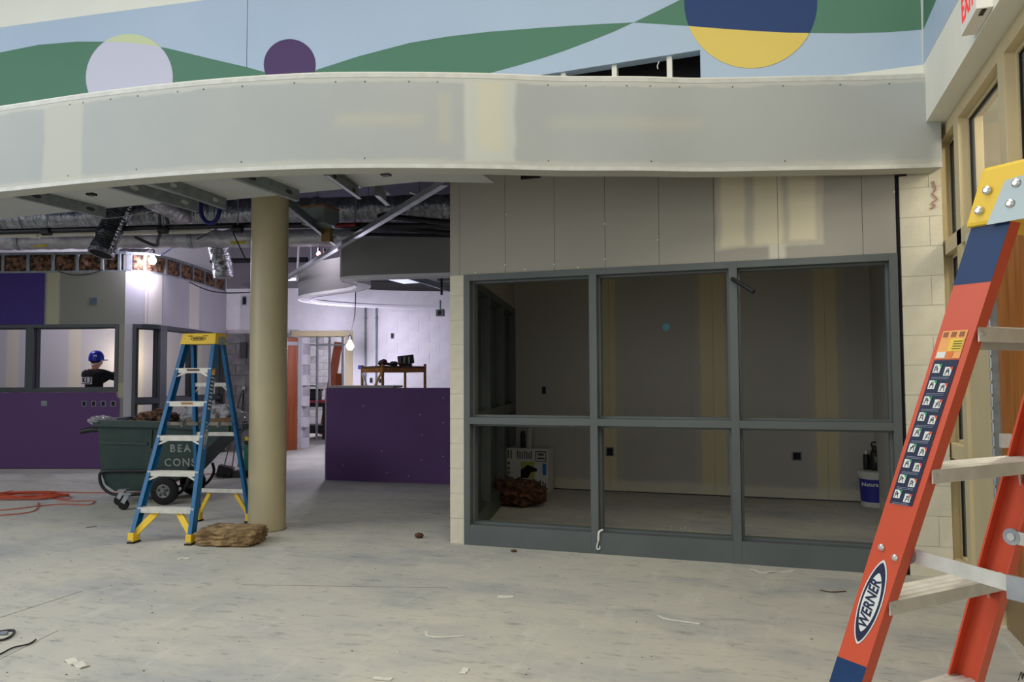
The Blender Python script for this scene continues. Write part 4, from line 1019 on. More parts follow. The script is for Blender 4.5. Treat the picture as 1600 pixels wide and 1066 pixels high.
# room beyond: bench, cases, boards
p = atD(500, 686, 17.2); p.z = 0
t = thing('workbench', 'black steel workbench with red top in the room beyond the far door', 'workbench', p)
g = G(); c = p - r0 * 0.25 + f0 * 0.3
Rb = Matrix.Rotation(math.atan2(r0.y, r0.x), 3, 'Z')
G().box(c + V((0, 0, 0.84)), (1.5, 0.7, 0.06), Rb).build('top', mat('red_top', (156, 62, 62), rough=0.5), t)
G().box(c + V((0, 0, 0.76)), (1.4, 0.6, 0.08), Rb).build('apron', M_black, t)
G().box(c + V((0, 0, 0.22)), (1.4, 0.6, 0.18), Rb).build('shelf', M_black, t)
for sx in (-1, 1):
    for sy in (-1, 1): G().box(c + r0 * (0.36 if sx > 0 else -0.65) + f0 * (sy * 0.27) + V((0, 0, 0.4)), (0.12, 0.08, 0.8), Rb).build('leg', M_black, t)
p = c - r0 * 0.02 + V((0, 0, 0.872)) - f0 * 0.1
t = thing('tool_case', 'black tool case with carry handles on the red bench top', 'case', p)
G().box(p + V((0, 0, 0.1)), (0.45, 0.28, 0.2), Rb).build('body', M_black, t, bevel=0.02)
G().box(p + r0 * 0.05 + V((0, 0, 0.225)), (0.4, 0.26, 0.05), Rb).build('lid', M_black, t, bevel=0.01)
G().tube(spline([p + r0 * -0.1 + V((0, 0, .25)), p + r0 * -0.05 + V((0, 0, .31)), p + r0 * 0.1 + V((0, 0, .31)), p + r0 * 0.15 + V((0, 0, .25))], 5), 0.014, 8).build('handle', M_black, t)
a = atD(505, 655, 18.3); a.z = 0.02; b = atD(529, 535, 19.0)
t = thing('board', 'tall orange wooden board leaning in the room beyond the far door', 'board', a)
G().bar(a + r0 * 0.0, b, 0.2, 0.03, up=f0).build('plank', mat('orange_board', (214, 122, 92), (200, 108, 78), scale=4, rough=0.7), t)
p = atD(530, 604, 18.15); p.z = 1.1; t = thing('box', 'small brown upright block standing beside the leaning orange board', 'box', V((p.x, p.y, 0)))
G().box(V((p.x, p.y, 0.75)), (0.14, 0.12, 1.44), Rb).build('post', mat('brown_block', (150, 84, 44), rough=0.7), t)

# rolling scaffold behind the half wall
M_scaf = mat('scaffold_yellow', (168, 116, 44), (132, 76, 34), scale=20, rough=0.55)
t = thing('scaffold', 'yellow steel rolling scaffold behind the purple half wall', 'scaffold', atZ(615, 706))
posts = [(566, 571, 11.6), (664, 569, 11.6), (598, 569, 10.9), (633, 576, 12.3)]
tops = []
for px, py, D in posts:
    p = atD(px, py, D); G().tube([V((p.x, p.y, 0.06)), p], 0.021, 10).build('post', M_scaf, t, smooth=True); tops.append(p)
    G().lathe([(0.05, -0.02), (0.05, 0.02)], V((p.x, p.y, 0.055)), r0, 14).build('caster', M_rubber, t)
zs_ = 1.47
def fl(p, z): return V((p.x, p.y, z))
for i, j in ((0, 1), (2, 1), (0, 2), (3, 1), (0, 3)): G().bar(fl(tops[i], zs_), fl(tops[j], zs_), 0.03, 0.06).build('rail', M_scaf, t)
G().bar(fl(tops[2], zs_), fl(tops[2], 0.95) - r0 * 0.25, 0.03, 0.03).build('brace', mat('scaffold_bright', (206, 156, 50), rough=0.5), t)
g = G(); q = [fl(tops[0], 1.5), fl(tops[2], 1.5), fl(tops[1], 1.5), fl(tops[3], 1.5)]
g.loft([q, [x + V((0, 0, 0.03)) for x in q]]); g.build('deck', mat('deck_wood', (96, 74, 60), (70, 52, 42), scale=8, rough=0.9), t)
G().tube(spline([atD(566, 583, 11.5), atD(570, 595, 11.5), atD(573, 604, 11.5)], 4), 0.016, 6).build('hose', M_lblwhite, t)
zd = 1.53
def ondeck(px, D): p = atD(px, 575, D); p.z = zd; return p
p = ondeck(634, 11.6); t = thing('tool_box', 'black open tool box standing tallest on the scaffold deck', 'tool box', p)
G().box(p + V((0, 0, 0.1)), (0.24, 0.16, 0.13), Matrix.Rotation(0.5, 3, 'Z') @ Matrix.Rotation(-0.12, 3, 'Y')).build('body', M_black, t, bevel=0.008)
G().box(p + V((0, 0, 0.02)), (0.18, 0.14, 0.04), Rb).build('tray', M_black, t)
for k in range(3): G().box(p + r0 * (-0.08 + 0.07 * k) - f0 * 0.09 + V((0, 0, 0.09)), (0.02, 0.01, 0.1), Rb).build('latch', M_galv, t)
p = ondeck(597, 11.25); t = thing('power_tool', 'dark red and black power tool lying left on the scaffold deck', 'tool', p)
b_ = blob('motor_housing', M_black, (0.13, 0.1, 0.09), t, 2, 0.1, 2, 3); b_.location = (0, 0, 0)
b_ = blob('grip', mat('maroon', (74, 20, 40), rough=0.5), (0.09, 0.08, 0.07), t, 4, 0.1, 2, 3); b_.location = (0.03, 0.0, 0.035)
G().tube([p + r0 * 0.04 + V((0, 0, 0.04)), p + r0 * 0.14 + V((0, 0, 0.02))], [0.025, 0.018], 10).build('handle', M_black, t)
p = ondeck(615, 11.4); t = thing('tool_pouch', 'black lumpy tool pouch in the middle of the scaffold deck', 'pouch', p)
blob('pouch', M_black, (0.13, 0.1, 0.075), t, 7, 0.2, 2, 3); b_ = blob('strap', mat('brown_strap', (90, 40, 34), rough=0.7), (0.1, 0.05, 0.04), t, 9, 0.1, 2, 3); b_.location = (0.1, 0.02, 0.02)

# ------------------------------------------------------------------ step ladders
def ladder(name, label, loc, rotz, D, b, rail, flange, cap, blue_band, detail, logo_front, group=None):
    t = thing(name, label, 'ladder', loc, rotz, group)
    A_ = 0.325; W_ = 0.076; T_ = 0.034; H = 1.69
    def yr(z): return A_ * z                      # rear face of the front rails
    def hx(z): return D / 2 - b * z
    def cch(side, z, front, t2=T_, w_=W_, th=0.005):
        x = hx(z); y = yr(z) if front else 0.98 + (0.65 - 0.98) * (z / H)
        prof = [(0, 0), (t2, 0), (t2, th), (th, th), (th, w_ - th), (t2, w_ - th), (t2, w_), (0, w_)]
        return [V((side * (x - u), y - v, z)) for u, v in prof]
    for side in (1, -1):
        G().loft([cch(side, 0.02, True), cch(side, H, True)]).build('front_rail', rail, t, world=False)
        if blue_band: 
            for z0, z1 in ((1.535, 1.652), (0.55, 0.712)) if side == 1 else ((1.535, 1.652),):
                o = 0.0006
                def ring(z):
                    x = hx(z) + o; return [V((side * x, yr(z), z)), V((side * x, yr(z) - W_ - o, z)), V((side * (x - T_), yr(z) - W_ - o, z)), V((side * (x - T_), yr(z) - W_, z)), V((side * (x - o), yr(z) - W_, z)), V((side * (x - o), yr(z), z))]
                G().loft([ring(z0), ring(z1)]).build('painted_band', mat('blue_marker_paint', (4, 56, 106), (2, 48, 94), scale=8, rough=0.5), t, world=False)
        G().loft([cch(side, 0.02, False, 0.03, 0.05), cch(side, H, False, 0.03, 0.05)]).build('rear_rail', rail, t, world=False)
    M_foot = mat('foot_pad', (30, 30, 30), rough=0.8)
    for side in (1, -1):
        for fr in (True, False):
            yy = yr(0.05) if fr else 0.97; ww = W_ if fr else 0.05; x = hx(0.05)
            f = G().bb((min(side * (x - 0.045), side * (x + 0.006)), yy - ww - 0.008, 0.014), (max(side * (x - 0.045), side * (x + 0.006)), yy + 0.01, 0.085)).build('foot', cap, t, bevel=0.006, world=False)
            G().bb((min(side * (x - 0.05), side * (x + 0.01)), yy - ww - 0.012, 0.0), (max(side * (x - 0.05), side * (x + 0.01)), yy + 0.014, 0.014)).build('pad', M_foot, f, world=False)
    # steps
    SH = 0.2915
    for k in range(1, 6):
        z = SH * k - 0.01; x = hx(z) - 0.006; y1 = yr(z) + 0.001; y0 = y1 - 0.079; xi = x - T_ + 0.004
        g = G(); prof = [(y0, z - 0.03), (y0 + 0.003, z - 0.03), (y0 + 0.003, z - 0.004)]
        top = []
        n = 14
        for i in range(n + 1):
            yy = y0 + (y1 - y0) * i / n; top.append((yy, z + (0.0018 if (i % 4 in (0, 1)) else -0.0012)))
        loop = [(y0, z - 0.042)] + top + [(y1, z - 0.03), (y1 - 0.003, z - 0.03), (y1 - 0.003, z - 0.005), (y0 + 0.003, z - 0.005), (y0 + 0.003, z - 0.042)]
        # two lofts: full between the flanges
        g.loft([[V((sx * x, p, q)) for p, q in loop] for sx in (-1, 1)])
        s_ = g.build('step', M_alu, t, world=False)
        for side in (1, -1):
            G().lathe([(0.006, 0), (0.0055, 0.003), (0.003, 0.0045)], V((side * (hx(z) - 0.018), yr(z) + 0.0, z - 0.014)), (0, 1, 0), 10).build('rivet', M_chrome, s_, world=False)
            G().lathe([(0.006, 0), (0.0055, 0.003), (0.003, 0.0045)], V((side * (hx(z) - 0.018), yr(z) - W_, z - 0.014)), (0, -1, 0), 10).build('rivet', M_chrome, s_, world=False)
            if k in (2, 3, 5) or detail:
                p = V((side * (hx(z) - 0.12), yr(z) - W_ + 0.01, z - 0.03)); q = V((side * (hx(z - 0.075) - 0.008), yr(z - 0.075) - W_ + 0.01, z - 0.08))
                if not detail: G().bar(p, q, 0.016, 0.004, up=(0, 1, 0)).build('step_brace', M_alu, t, world=False)
                else: G().bar(p + V((side * 0.07, 0.03, 0)), q + V((0, 0.03, 0.02)), 0.02, 0.004, up=(0, 1, 0)).build('step_brace', M_alu, t, world=False)
    # foot braces under the lowest step and on the rear frame
    z = SH - 0.04
    for side in (1, -1):
        G().bar(V((side * (hx(z) - 0.17), yr(z) - 0.03, z)), V((side * (hx(0.06) - 0.02), yr(0.06) - 0.03, 0.07)), 0.055, 0.02, up=(0, 1, 0)).build('foot_brace', cap, t, bevel=0.004, world=False)
        G().bar(V((side * (hx(z) - 0.13), 0.92, z + 0.02)), V((side * (hx(0.06) - 0.02), 0.945, 0.06)), 0.035, 0.02, up=(0, 1, 0)).build('rear_foot_brace', cap, t, bevel=0.004, world=False)
    def yb2(z): return 0.98 + (0.65 - 0.98) * (z / H) - 0.03
    for z in (0.30, 0.84, 1.30):
        G().bar(V((-hx(z) + 0.01, yb2(z), z)), V((hx(z) - 0.01, yb2(z), z)), 0.02, 0.035).build('rear_brace', M_alu, t, world=False)
        if z > 1:
            for side in (1, -1): G().bar(V((side * (hx(z) - 0.09), yb2(z), z)), V((side * (hx(z - 0.08) - 0.008), yb2(z - 0.08), z - 0.08)), 0.016, 0.004, up=(0, 1, 0)).build('step_brace', M_alu, t, world=False)
    # spreaders
    zsp = 0.965
    for side in (1, -1):
        x = hx(zsp) - 0.038
        s_ = thing_child('spreader', t, G().bar(V((side * x, yr(zsp) - 0.012, zsp)), V((side * x, yb2(zsp), zsp - 0.03)), 0.004, 0.03), M_alu)
        G().lathe([(0.02, -0.003), (0.02, 0.003)], V((side * x, yr(zsp) - 0.012, zsp)), (1, 0, 0), 16).build('pivot_washer', M_galv_light, s_, world=False)
        G().lathe([(0.009, -0.006), (0.009, 0.006)], V((side * x, yr(zsp) - 0.012, zsp)), (1, 0, 0), 12).build('pivot_rivet', M_chrome, s_, world=False)
        ym = (yr(zsp) + yb2(zsp)) / 2
        G().box(V((side * x, ym, zsp - 0.02)), (0.008, 0.06, 0.045)).build('hinge_plate', M_galv_light, s_, world=False)
        for dv in (-0.052, -0.02):
            G().lathe([(0.008, 0), (0.0075, 0.003), (0.004, 0.006)], V((side * hx(zsp + 0.01), yr(zsp + 0.01) + dv, zsp + 0.012 + (0.0 if dv < -0.03 else -0.016))), (side, 0, 0), 12).build('rail_rivet', M_chrome, t, world=False)
    # top cap
    z0, z1 = 1.648, 1.765; xa_ = hx(1.65) + 0.012; xb2 = hx(1.76) + 0.006
    yA0, yA1 = yr(1.65) - W_ - 0.008, 0.672; yB0, yB1 = yr(1.755) - W_ - 0.01, 0.656
    yA0 += 0.0
    if logo_front: xb2 = xa_ - 0.012; z0 = 1.665
    cp = G().loft([[V((-xa_, yA0, z0)), V((xa_, yA0, z0)), V((xa_, yA1, z0)), V((-xa_, yA1, z0))], [V((-xb2, yB0, z1)), V((xb2, yB0, z1)), V((xb2, yB1, z1)), V((-xb2, yB1, z1))]]).build('top_cap', cap, t, bevel=0.008, world=False)
    def capside(side, pts, out):
        r = []
        for y, z in pts:
            f = (z - z0) / (z1 - z0); r.append(V((side * (xa_ + (xb2 - xa_) * f), y, z)))
        return r, V((side * out, 0, 0))
    for side in (1, -1):
        pts = [(yA0 + 0.046, z0 - 0.002), (yr(1.70) - W_ + 0.055, 1.728), (0.62, 1.735), (0.655, 1.70), (0.655, 1.665), (yA1 - 0.045, z0 + 0.02), (yA1 - 0.09, z0 - 0.002)]
        r, o = capside(side, pts, 0.003); pl = G().pprism(r, o).build('cap_bracket', mat('bracket_steel', (150, 162, 164), rough=0.4, metal=0.4), cp, world=False)
        for y, z in ((yA0 + 0.03, z0 + 0.03), (yA0 + 0.045, z0 + 0.068), (yA0 + 0.09, z0 + 0.032), (yA0 + 0.1, z0 + 0.07), (0.6, 1.7), (0.63, 1.68)):
            r, o = capside(side, [(y, z)], 0.003); G().lathe([(0.009, 0), (0.0085, 0.003), (0.004, 0.006)], r[0] + o * 0.9, (side, 0, 0), 12).build('cap_rivet', M_chrome, cp, world=False)
    if logo_front:
        nrm = V((0, -(z1 - z0), -(yB0 - yA0))).normalized(); upc = V((0, yB0 - yA0, z1 - z0)).normalized()
        c = V((0, (yA0 + yB0) / 2, (z0 + z1) / 2)) + nrm * 0.001
        g = G()
        ro = [c + V((0.075 * cos(2 * pi * k / 32), 0, 0)) + upc * (0.019 * sin(2 * pi * k / 32)) for k in range(32)]
        ri = [c + V((0.068 * cos(2 * pi * k / 32), 0, 0)) + upc * (0.0135 * sin(2 * pi * k / 32)) for k in range(32)]
        g.add(ro + ri + [p + nrm * 0.001 for p in ro + ri], [(64 + k, 64 + (k + 1) % 32, 96 + (k + 1) % 32, 96 + k) for k in range(32)]); g.build('logo_ring', M_rubber, cp, world=False)
        text('logo_lettering', 'WERNER', cp, M_rubber, c + nrm * 0.001, (1, 0, 0), upc, 0.021, 0.0005, bold=0.0006, sx=1.15)
        G().bar(c + V((-0.1, 0, 0)) + upc * 0.026, c + V((-0.06, 0, 0)) + upc * 0.026, 0.003, 0.006).build('logo_bar', M_rubber, cp, world=False)
        G().bar(c + V((0.04, 0, 0)) + upc * 0.026, c + V((0.085, 0, 0)) + upc * 0.026, 0.003, 0.006).build('logo_bar', M_rubber, cp, world=False)
        z = SH * 5 - 0.01
        for z, x0_, x1_, m in ((SH * 5 - 0.025, -0.06, 0.06, mat('label_brown', (92, 66, 56), rough=0.6)), (SH * 4 - 0.025, -0.05, 0.06, mat('label_tan', (150, 110, 60), rough=0.6))):
            y = yr(z + 0.015) - 0.0795; G().bb((x0_, y - 0.001, z - 0.009), (x1_, y, z + 0.009)).build('step_label', m, t, world=False)
    # labels on the outer web of the right-hand rail (local +x)
    up_ = V((-b, A_, 1)).normalized(); fr_ = V((0, -1, 0)); out = V((1, 0, b)).normalized()
    def web(z, v, o=0.0008): return V((hx(z), yr(z) - v, z)) + out * o
    def patch(nm, z0, z1, v0, v1, m, par, o=0.0008, th=0.0006):
        r = [web(z0, v0, o), web(z1, v0, o), web(z1, v1, o), web(z0, v1, o)]
        return G().pprism(r, out * th).build(nm, m, par, world=False)
    wl_ = patch('warning_label', 1.385, 1.442, 0.014, 0.066, mat('label_orange', (236, 166, 96), rough=0.5), t)
    patch('yellow_block', 1.40, 1.425, 0.016, 0.044, mat('label_yellow', (232, 200, 70), rough=0.5), wl_, 0.0016); patch('white_block', 1.387, 1.399, 0.046, 0.064, M_lblwhite, wl_, 0.0016)
    patch('orange_block', 1.387, 1.399, 0.03, 0.044, mat('label_deep_orange', (222, 120, 50), rough=0.5), wl_, 0.0016)
    for k in range(3): patch('shield', 1.429, 1.439, 0.019 + 0.017 * k, 0.029 + 0.017 * k, mat('label_brownish', (150, 92, 60), rough=0.5), wl_, 0.0016)
    for k in range(4): patch('print_line', 1.404 + 0.005 * k, 1.4055 + 0.005 * k, 0.018, 0.036, mat('print_dark', (40, 40, 44), rough=0.6), wl_, 0.0022)
    nv = patch('instruction_label', 1.075, 1.382, 0.014, 0.066, M_bluelens, t)
    M_gr = mat('label_green', (40, 150, 96), rough=0.5); M_rd = mat('label_red', (206, 70, 56), rough=0.5); M_ln = mat('print_grey', (130, 138, 160), rough=0.6); M_dk = mat('print_dark', (40, 40, 44))
    for k in range(9):
        zc = 1.365 - 0.0335 * k
        for v, m2 in ((0.054, M_gr), (0.029, M_rd)):
            zz = zc - (0.006 if v < 0.04 else 0.0)
            pg = patch('pictogram', zz - 0.009, zz + 0.009, v - 0.0075, v + 0.0075, M_lblwhite, nv, 0.0016)
            if detail:
                # little print marks joined onto the sheet
                g = G()
                lr = random.Random(k * 7 + int(v * 1000)); tilt = lr.uniform(-0.003, 0.003)
                for (dz0, dv0, dz1, dv1) in ((-0.007, 0.004 + tilt / 3, 0.006, 0.001 + tilt), (-0.007, -0.004 + tilt / 2, 0.006, -0.001 + tilt), (lr.uniform(-.004, 0), 0.003, lr.uniform(-.004, 0.003), -0.003), (lr.uniform(0, .004), 0.004, 0.001, lr.uniform(-.005, -.001))):
                    g.bar(web(zz + dz0, v + dv0, 0.0024), web(zz + dz1, v + dv1, 0.0024), 0.0014, 0.0003, up=out)
                stuff(g.build('print_marks', M_dk, nv, world=False))
                G().pprism([web(zz + 0.009, v - 0.0095, 0.0024), web(zz + 0.0, v - 0.0095, 0.0024), web(zz + 0.009, v - 0.002, 0.0024)], out * 0.0003).build('corner_mark', m2, nv, world=False)
        if detail:
            g = G()
            for q in range(2): g.bar(web(zc - 0.0185 - q * 0.003, 0.06, 0.0022), web(zc - 0.0185 - q * 0.003, 0.022, 0.0022), 0.0011, 0.0003, up=out)
            stuff(g.build('print_lines', M_ln, nv, world=False))
    # oval logo sticker
    def oval(nm, zc, hz, hv, m, o, sharp=1.35):
        r = []
        for k in range(40):
            a_ = 2 * pi * k / 40; r.append(web(zc + hz * cos(a_), 0.038 + hv * math.copysign(abs(sin(a_)) ** sharp, sin(a_)), o))
        return G().pprism(r, out * 0.0005).build(nm, m, t if nm == 'logo_sticker' else lg, world=False)
    zc = 0.853; lg = oval('logo_sticker', zc, 0.098, 0.0275, M_lblwhite, 0.0008)
    oval('logo_border', zc, 0.092, 0.0245, M_bluelens, 0.0014); oval('logo_field', zc, 0.068, 0.0195, M_lblwhite, 0.002)
    text('logo_lettering', 'WERNER', lg, M_bluelens, web(zc - 0.002, 0.038, 0.003), up_, V((0, -1, A_)).normalized() if False else (up_.cross(out) * -1 if up_.cross(out).y > 0 else up_.cross(out)), 0.033, 0.0004, bold=0.0008, sx=0.88)
    return t
def thing_child(name, par, g, m): return g.build(name, m, par, world=False)
M_or = mat('orange_fibreglass', (210, 84, 54), (200, 78, 48), scale=3, rough=0.42)
M_bl = mat('blue_fibreglass', (22, 98, 150), (18, 88, 138), scale=3, rough=0.45)
th = 0.809; s_o = V((cos(th), sin(th), 0)); 
ladder('step_ladder', 'orange fibreglass step ladder with yellow cap in the right foreground', V((-0.017, 2.002, 0)) + s_o * 0.2875, th + pi, 0.575, 0.061, M_or, 0, M_yellow, True, True, False)
ladder('step_ladder', 'blue fibreglass step ladder with yellow cap beside the round column', (-4.80, 5.15, 0), radians(10), 0.56, 0.072, M_bl, 0, M_yellow, False, False, True)

# ------------------------------------------------------------------ tilt truck
ct = thing('tilt_cart', 'dark green plastic tilt cart full of debris behind the blue ladder', 'cart', atZ(262, 793) + f0 * 0.3)
E = ct.location.copy(); cx0 = atD(152, 655, 8.45); 
ux, uy = r0, f0
co = V((cx0.x, cx0.y, 0)) + f0 * 0.0
def cp_(a, z, y): return co + ux * a + uy * y + V((0, 0, z))
M_cart = mat('dark_green_plastic', (38, 58, 56), (46, 66, 62), scale=6, rough=0.55, bump=0.1)
prof = [(0.0, 0.90), (0.03, 0.32), (0.07, 0.2), (0.17, 0.125), (0.52, 0.125), (0.88, 0.26), (1.10, 0.5), (1.42, 0.80), (1.44, 0.84), (0.75, 0.885)]
def half(z): return 0.3 + 0.08 * min(1, z / 0.9)
ymid = 0.38
ring0 = [cp_(a, z, ymid - half(z)) for a, z in prof]; ring1 = [cp_(a, z, ymid + half(z)) for a, z in prof]
# open-topped tub: side faces, bottom strip, inner skin
g = G(); n = len(prof)
def tub(sc):
    c = V((0.62, 0.55)); q = [((a - c.x) * sc + c.x, (z - c.y) * sc + c.y + (1 - sc) * 0.3) for a, z in prof]; return q
outer0, outer1 = ring0, ring1
q = tub(0.965); in0 = [cp_(a, z, ymid - half(z) + 0.02) for a, z in q]; in1 = [cp_(a, z, ymid + half(z) - 0.02) for a, z in q]
vs = outer0 + outer1 + in0 + in1
fs = [tuple(range(n - 1, -1, -1)), tuple(range(n, 2 * n)), tuple(range(2 * n, 3 * n)), tuple(range(4 * n - 1, 3 * n - 1, -1))]
for k in range(0, 7): fs.append((k, k + 1, n + k + 1, n + k)); fs.append((2 * n + k + 1, 2 * n + k, 3 * n + k, 3 * n + k + 1))
g.add(vs, fs); body = g.build('tub', M_cart, ct)
# rim
def rimpath(o):
    return [cp_(-0.02, 0.905, ymid - half(0.9) - o), cp_(0.75, 0.885, ymid - half(0.9) - o), cp_(1.46, 0.835, ymid - half(0.84) - o), cp_(1.46, 0.835, ymid + half(0.84) + o), cp_(0.75, 0.885, ymid + half(0.9) + o), cp_(-0.02, 0.905, ymid + half(0.9) + o)]
rp = rimpath(0.015); rp2 = rp + [rp[0]]
for a, b in zip(rp2[:-1], rp2[1:]): G().bar(a + V((0, 0, -0.03)), b + V((0, 0, -0.03)), 0.05, 0.075).build('rim', M_cart, ct, bevel=0.008)
def sidebar(a0, z0, a1, z1, h_, m=M_cart, nm='rib', th=0.012):
    g = G(); y0, y1 = ymid - half(z0) - th / 2, ymid - half(z1) - th / 2
    g.bar(cp_(a0, z0, y0), cp_(a1, z1, y1), th, h_); return g.build(nm, m, ct, bevel=0.003)
sidebar(0.02, 0.66, 0.55, 0.645, 0.03); sidebar(0.05, 0.345, 1.0, 0.35, 0.02); sidebar(0.6, 0.80, 0.58, 0.60, 0.02); sidebar(0.62, 0.6, 0.62, 0.36, 0.014)
M_sten = mat('stencil_paint', (150, 158, 154), (120, 128, 124), scale=30, rough=0.8)
for tx, a, z in (('BEA', 0.905, 0.59), ('CONS', 0.90, 0.435)):
    nrm = -uy
    sl = V((0, 0, 1)) + uy * (-0.088); sl.normalize()
    text('stencil_lettering', tx, ct, M_sten, cp_(a, z, ymid - half(z) - 0.004) - ct.location, ux, sl, 0.118, 0.001, sx=0.95, bold=0.003, space=1.32 if tx == 'BEA' else 1.22)
# tube chassis
for y in (ymid - 0.36, ymid + 0.36):
    G().tube(spline([cp_(0.7, 0.35, y), cp_(0.3, 0.35, y), cp_(0.08, 0.345, y), cp_(0.03, 0.31, y), cp_(0.05, 0.2, y), cp_(0.13, 0.12, y), cp_(0.25, 0.09, y), cp_(0.5, 0.1, y)], 5), 0.017, 8).build('chassis_tube', M_black, ct, smooth=True)
    G().tube(spline([cp_(0.98, 0.36, y), cp_(1.0, 0.25, y), cp_(0.93, 0.13, y), cp_(0.82, 0.08, y), cp_(0.66, 0.1, y)], 5), 0.017, 8).build('chassis_tube', M_black, ct, smooth=True)
wc_ = atD(257, 772, 8.35)
for y, nm in ((0, 'wheel'), (0.74, 'wheel')):
    c = V((wc_.x, wc_.y, 0.148)) + uy * y
    wv = G().lathe([(0.075, -0.03), (0.13, -0.032), (0.146, -0.02), (0.148, 0.0), (0.146, 0.02), (0.13, 0.032), (0.075, 0.03)], c, uy, 32).build('wheel', M_rubber, ct, smooth=True)
    G().lathe([(0.074, -0.034), (0.066, -0.038), (0.055, -0.034), (0.03, -0.036), (0.02, -0.05), (0.008, -0.052)], c, uy, 24).build('hub', mat('hub_grey', (110, 112, 114), rough=0.45, metal=0.4), wv, smooth=True)
    for k in range(5):
        a_ = 2 * pi * k / 5 + 0.3; q = c + ux * (0.046 * cos(a_)) + V((0, 0, 0.046 * sin(a_))) - uy * 0.035
        G().lathe([(0.011, -0.003), (0.011, 0.003)], q, uy, 10).build('hub_hole', M_rubber, wv)
G().tube([V((wc_.x, wc_.y, 0.148)), V((wc_.x, wc_.y, 0.148)) + uy * 0.74], 0.015, 8).build('axle', M_black, ct)
for px, dy in ((186, 0.22), (193, 0.02)):
    c = atZ(px, 797 if dy < .1 else 790); c = V((c.x, c.y, 0.055)); 
    fk = G().bar(c + V((0, 0, 0.02)) + ux * 0.0 - uy * 0.025, c + ux * 0.05 + V((0, 0, 0.11)) - uy * 0.025, 0.004, 0.045, up=ux).bar(c + V((0, 0, 0.02)) + uy * 0.025, c + ux * 0.05 + V((0, 0, 0.11)) + uy * 0.025, 0.004, 0.045, up=ux).box(c + ux * 0.05 + V((0, 0, 0.115)), (0.09, 0.09, 0.012), Rb).build('caster_fork', M_galv_light, ct)
    G().lathe([(0.02, -0.018), (0.05, -0.018), (0.055, 0.0), (0.05, 0.018), (0.02, 0.018)], c, uy, 20).build('caster_wheel', M_rubber, fk, smooth=True)
for s in (-0.33, 0.33):
    h0 = cp_(0.0, 0.80, ymid + s); G().tube(spline([h0, h0 - ux * 0.1 + V((0, 0, 0.0)), h0 - ux * 0.2 - V((0, 0, 0.02))], 5), [0.03] * 11, 10).build('handle', M_black, ct, smooth=True)
G().tube([cp_(-0.2, 0.78, ymid - 0.33), cp_(-0.2, 0.78, ymid + 0.33)], 0.018, 10).build('handle_bar', M_black, ct, smooth=True)
# the rubbish in it
def placed(ob, lab, cat, loc, rot=(0, 0, 0), group=None):
    tag(ob, lab, cat, group); ob.location = loc; ob.rotation_euler = rot; return ob
M_bag = mat('clear_plastic_bag', (196, 196, 200), (160, 160, 168), scale=4, rough=0.25, alpha=0.72, bump=0.9, bscale=18)
placed(blob('insulation_scrap', M_insul, (0.5, 0.5, 0.32), None, 11, 0.3, 2.2, 5), 'brown insulation heaped in the cart left of the plastic bags', 'insulation', cp_(0.5, 0.68, ymid - 0.02), (0, 0, 0.3))
placed(blob('plastic_bag', M_bag, (0.34, 0.36, 0.34), None, 21, 0.35, 1.8, 5), 'crumpled clear plastic bag in the middle of the cart', 'bag', cp_(0.9, 0.72, ymid + 0.1), (0, 0, 0.2))
bag2 = placed(blob('plastic_bag', M_bag, (0.42, 0.4, 0.36), None, 25, 0.35, 1.8, 5), 'crumpled clear plastic bag hanging over the right end of the cart', 'bag', cp_(1.26, 0.72, ymid - 0.1), (0, 0.15, -0.3))
bc = blob('contents', M_insul, (0.34, 0.3, 0.2), bag2, 15, 0.3, 2.2, 4); bc.location = (0.02, -0.04, 0.06)
placed(blob('plastic_sheet', M_bag, (0.24, 0.3, 0.1), None, 31, 0.3, 2.0, 4), 'scrap of clear plastic on the left corner of the cart rim', 'plastic', cp_(0.0, 0.85, ymid - 0.28))
wd = G().bar(cp_(1.0, 0.885, -0.03), cp_(1.46, 0.905, 0.1), 0.05, 0.045).build('wood_scrap', mat('pale_wood', (136, 112, 88), (116, 92, 70), scale=6, rough=0.8, stretch=(1, 6, 6)))
tag(wd, 'short grey brown wood scrap lying across the cart rim', 'wood')
G().bar(cp_(0.1, 0.9, ymid + 0.42), cp_(0.7, 1.02, ymid + 0.46), 0.05, 0.03)
lw = G().bar(cp_(0.25, 0.86, ymid + 0.1), cp_(0.95, 1.0, ymid + 0.34), 0.09, 0.03).build('board_scrap', mat('white_board', (206, 204, 208), rough=0.8)); tag(lw, 'pale board sloping up inside the cart behind the insulation', 'board')

# ------------------------------------------------------------------ insulation batts and items in the dark room
def batt(name, label, px0, px1, D0, dims, rotz, m, seed, loc):
    bm = bmesh.new(); bmesh.ops.create_grid(bm, x_segments=2, y_segments=2, size=1); bm.free()
    o = blob(name, m, dims, None, seed, 0.10, 3.5, 5, power=7.0)
    return placed(o, label, 'insulation', loc, (0, 0, rotz))
pb = (atZ(304, 862) + atZ(402, 850)) / 2 + f0 * 0.17 + r0 * -0.02
batt('insulation_batt', 'flat tan insulation batt on the floor at the foot of the column', 0, 0, 0, (0.5, 0.34, 0.135), 0.22, M_insul2, 51, pb)
pc = (atZ(772, 790) + atZ(845, 797)) / 2 + f0 * 0.15
ib = blob('insulation_scrap', mat('dark_insulation', (112, 74, 52), (44, 28, 20), scale=11, rough=1.0, bump=0.9, bscale=30, stretch=(1, 3, 3)), (0.6, 0.42, 0.27), None, 61, 0.32, 2.6, 5, power=2.4)
placed(ib, 'crumpled brown insulation on the dark room floor in front of the carton', 'insulation', pc, (0, 0, -0.3))
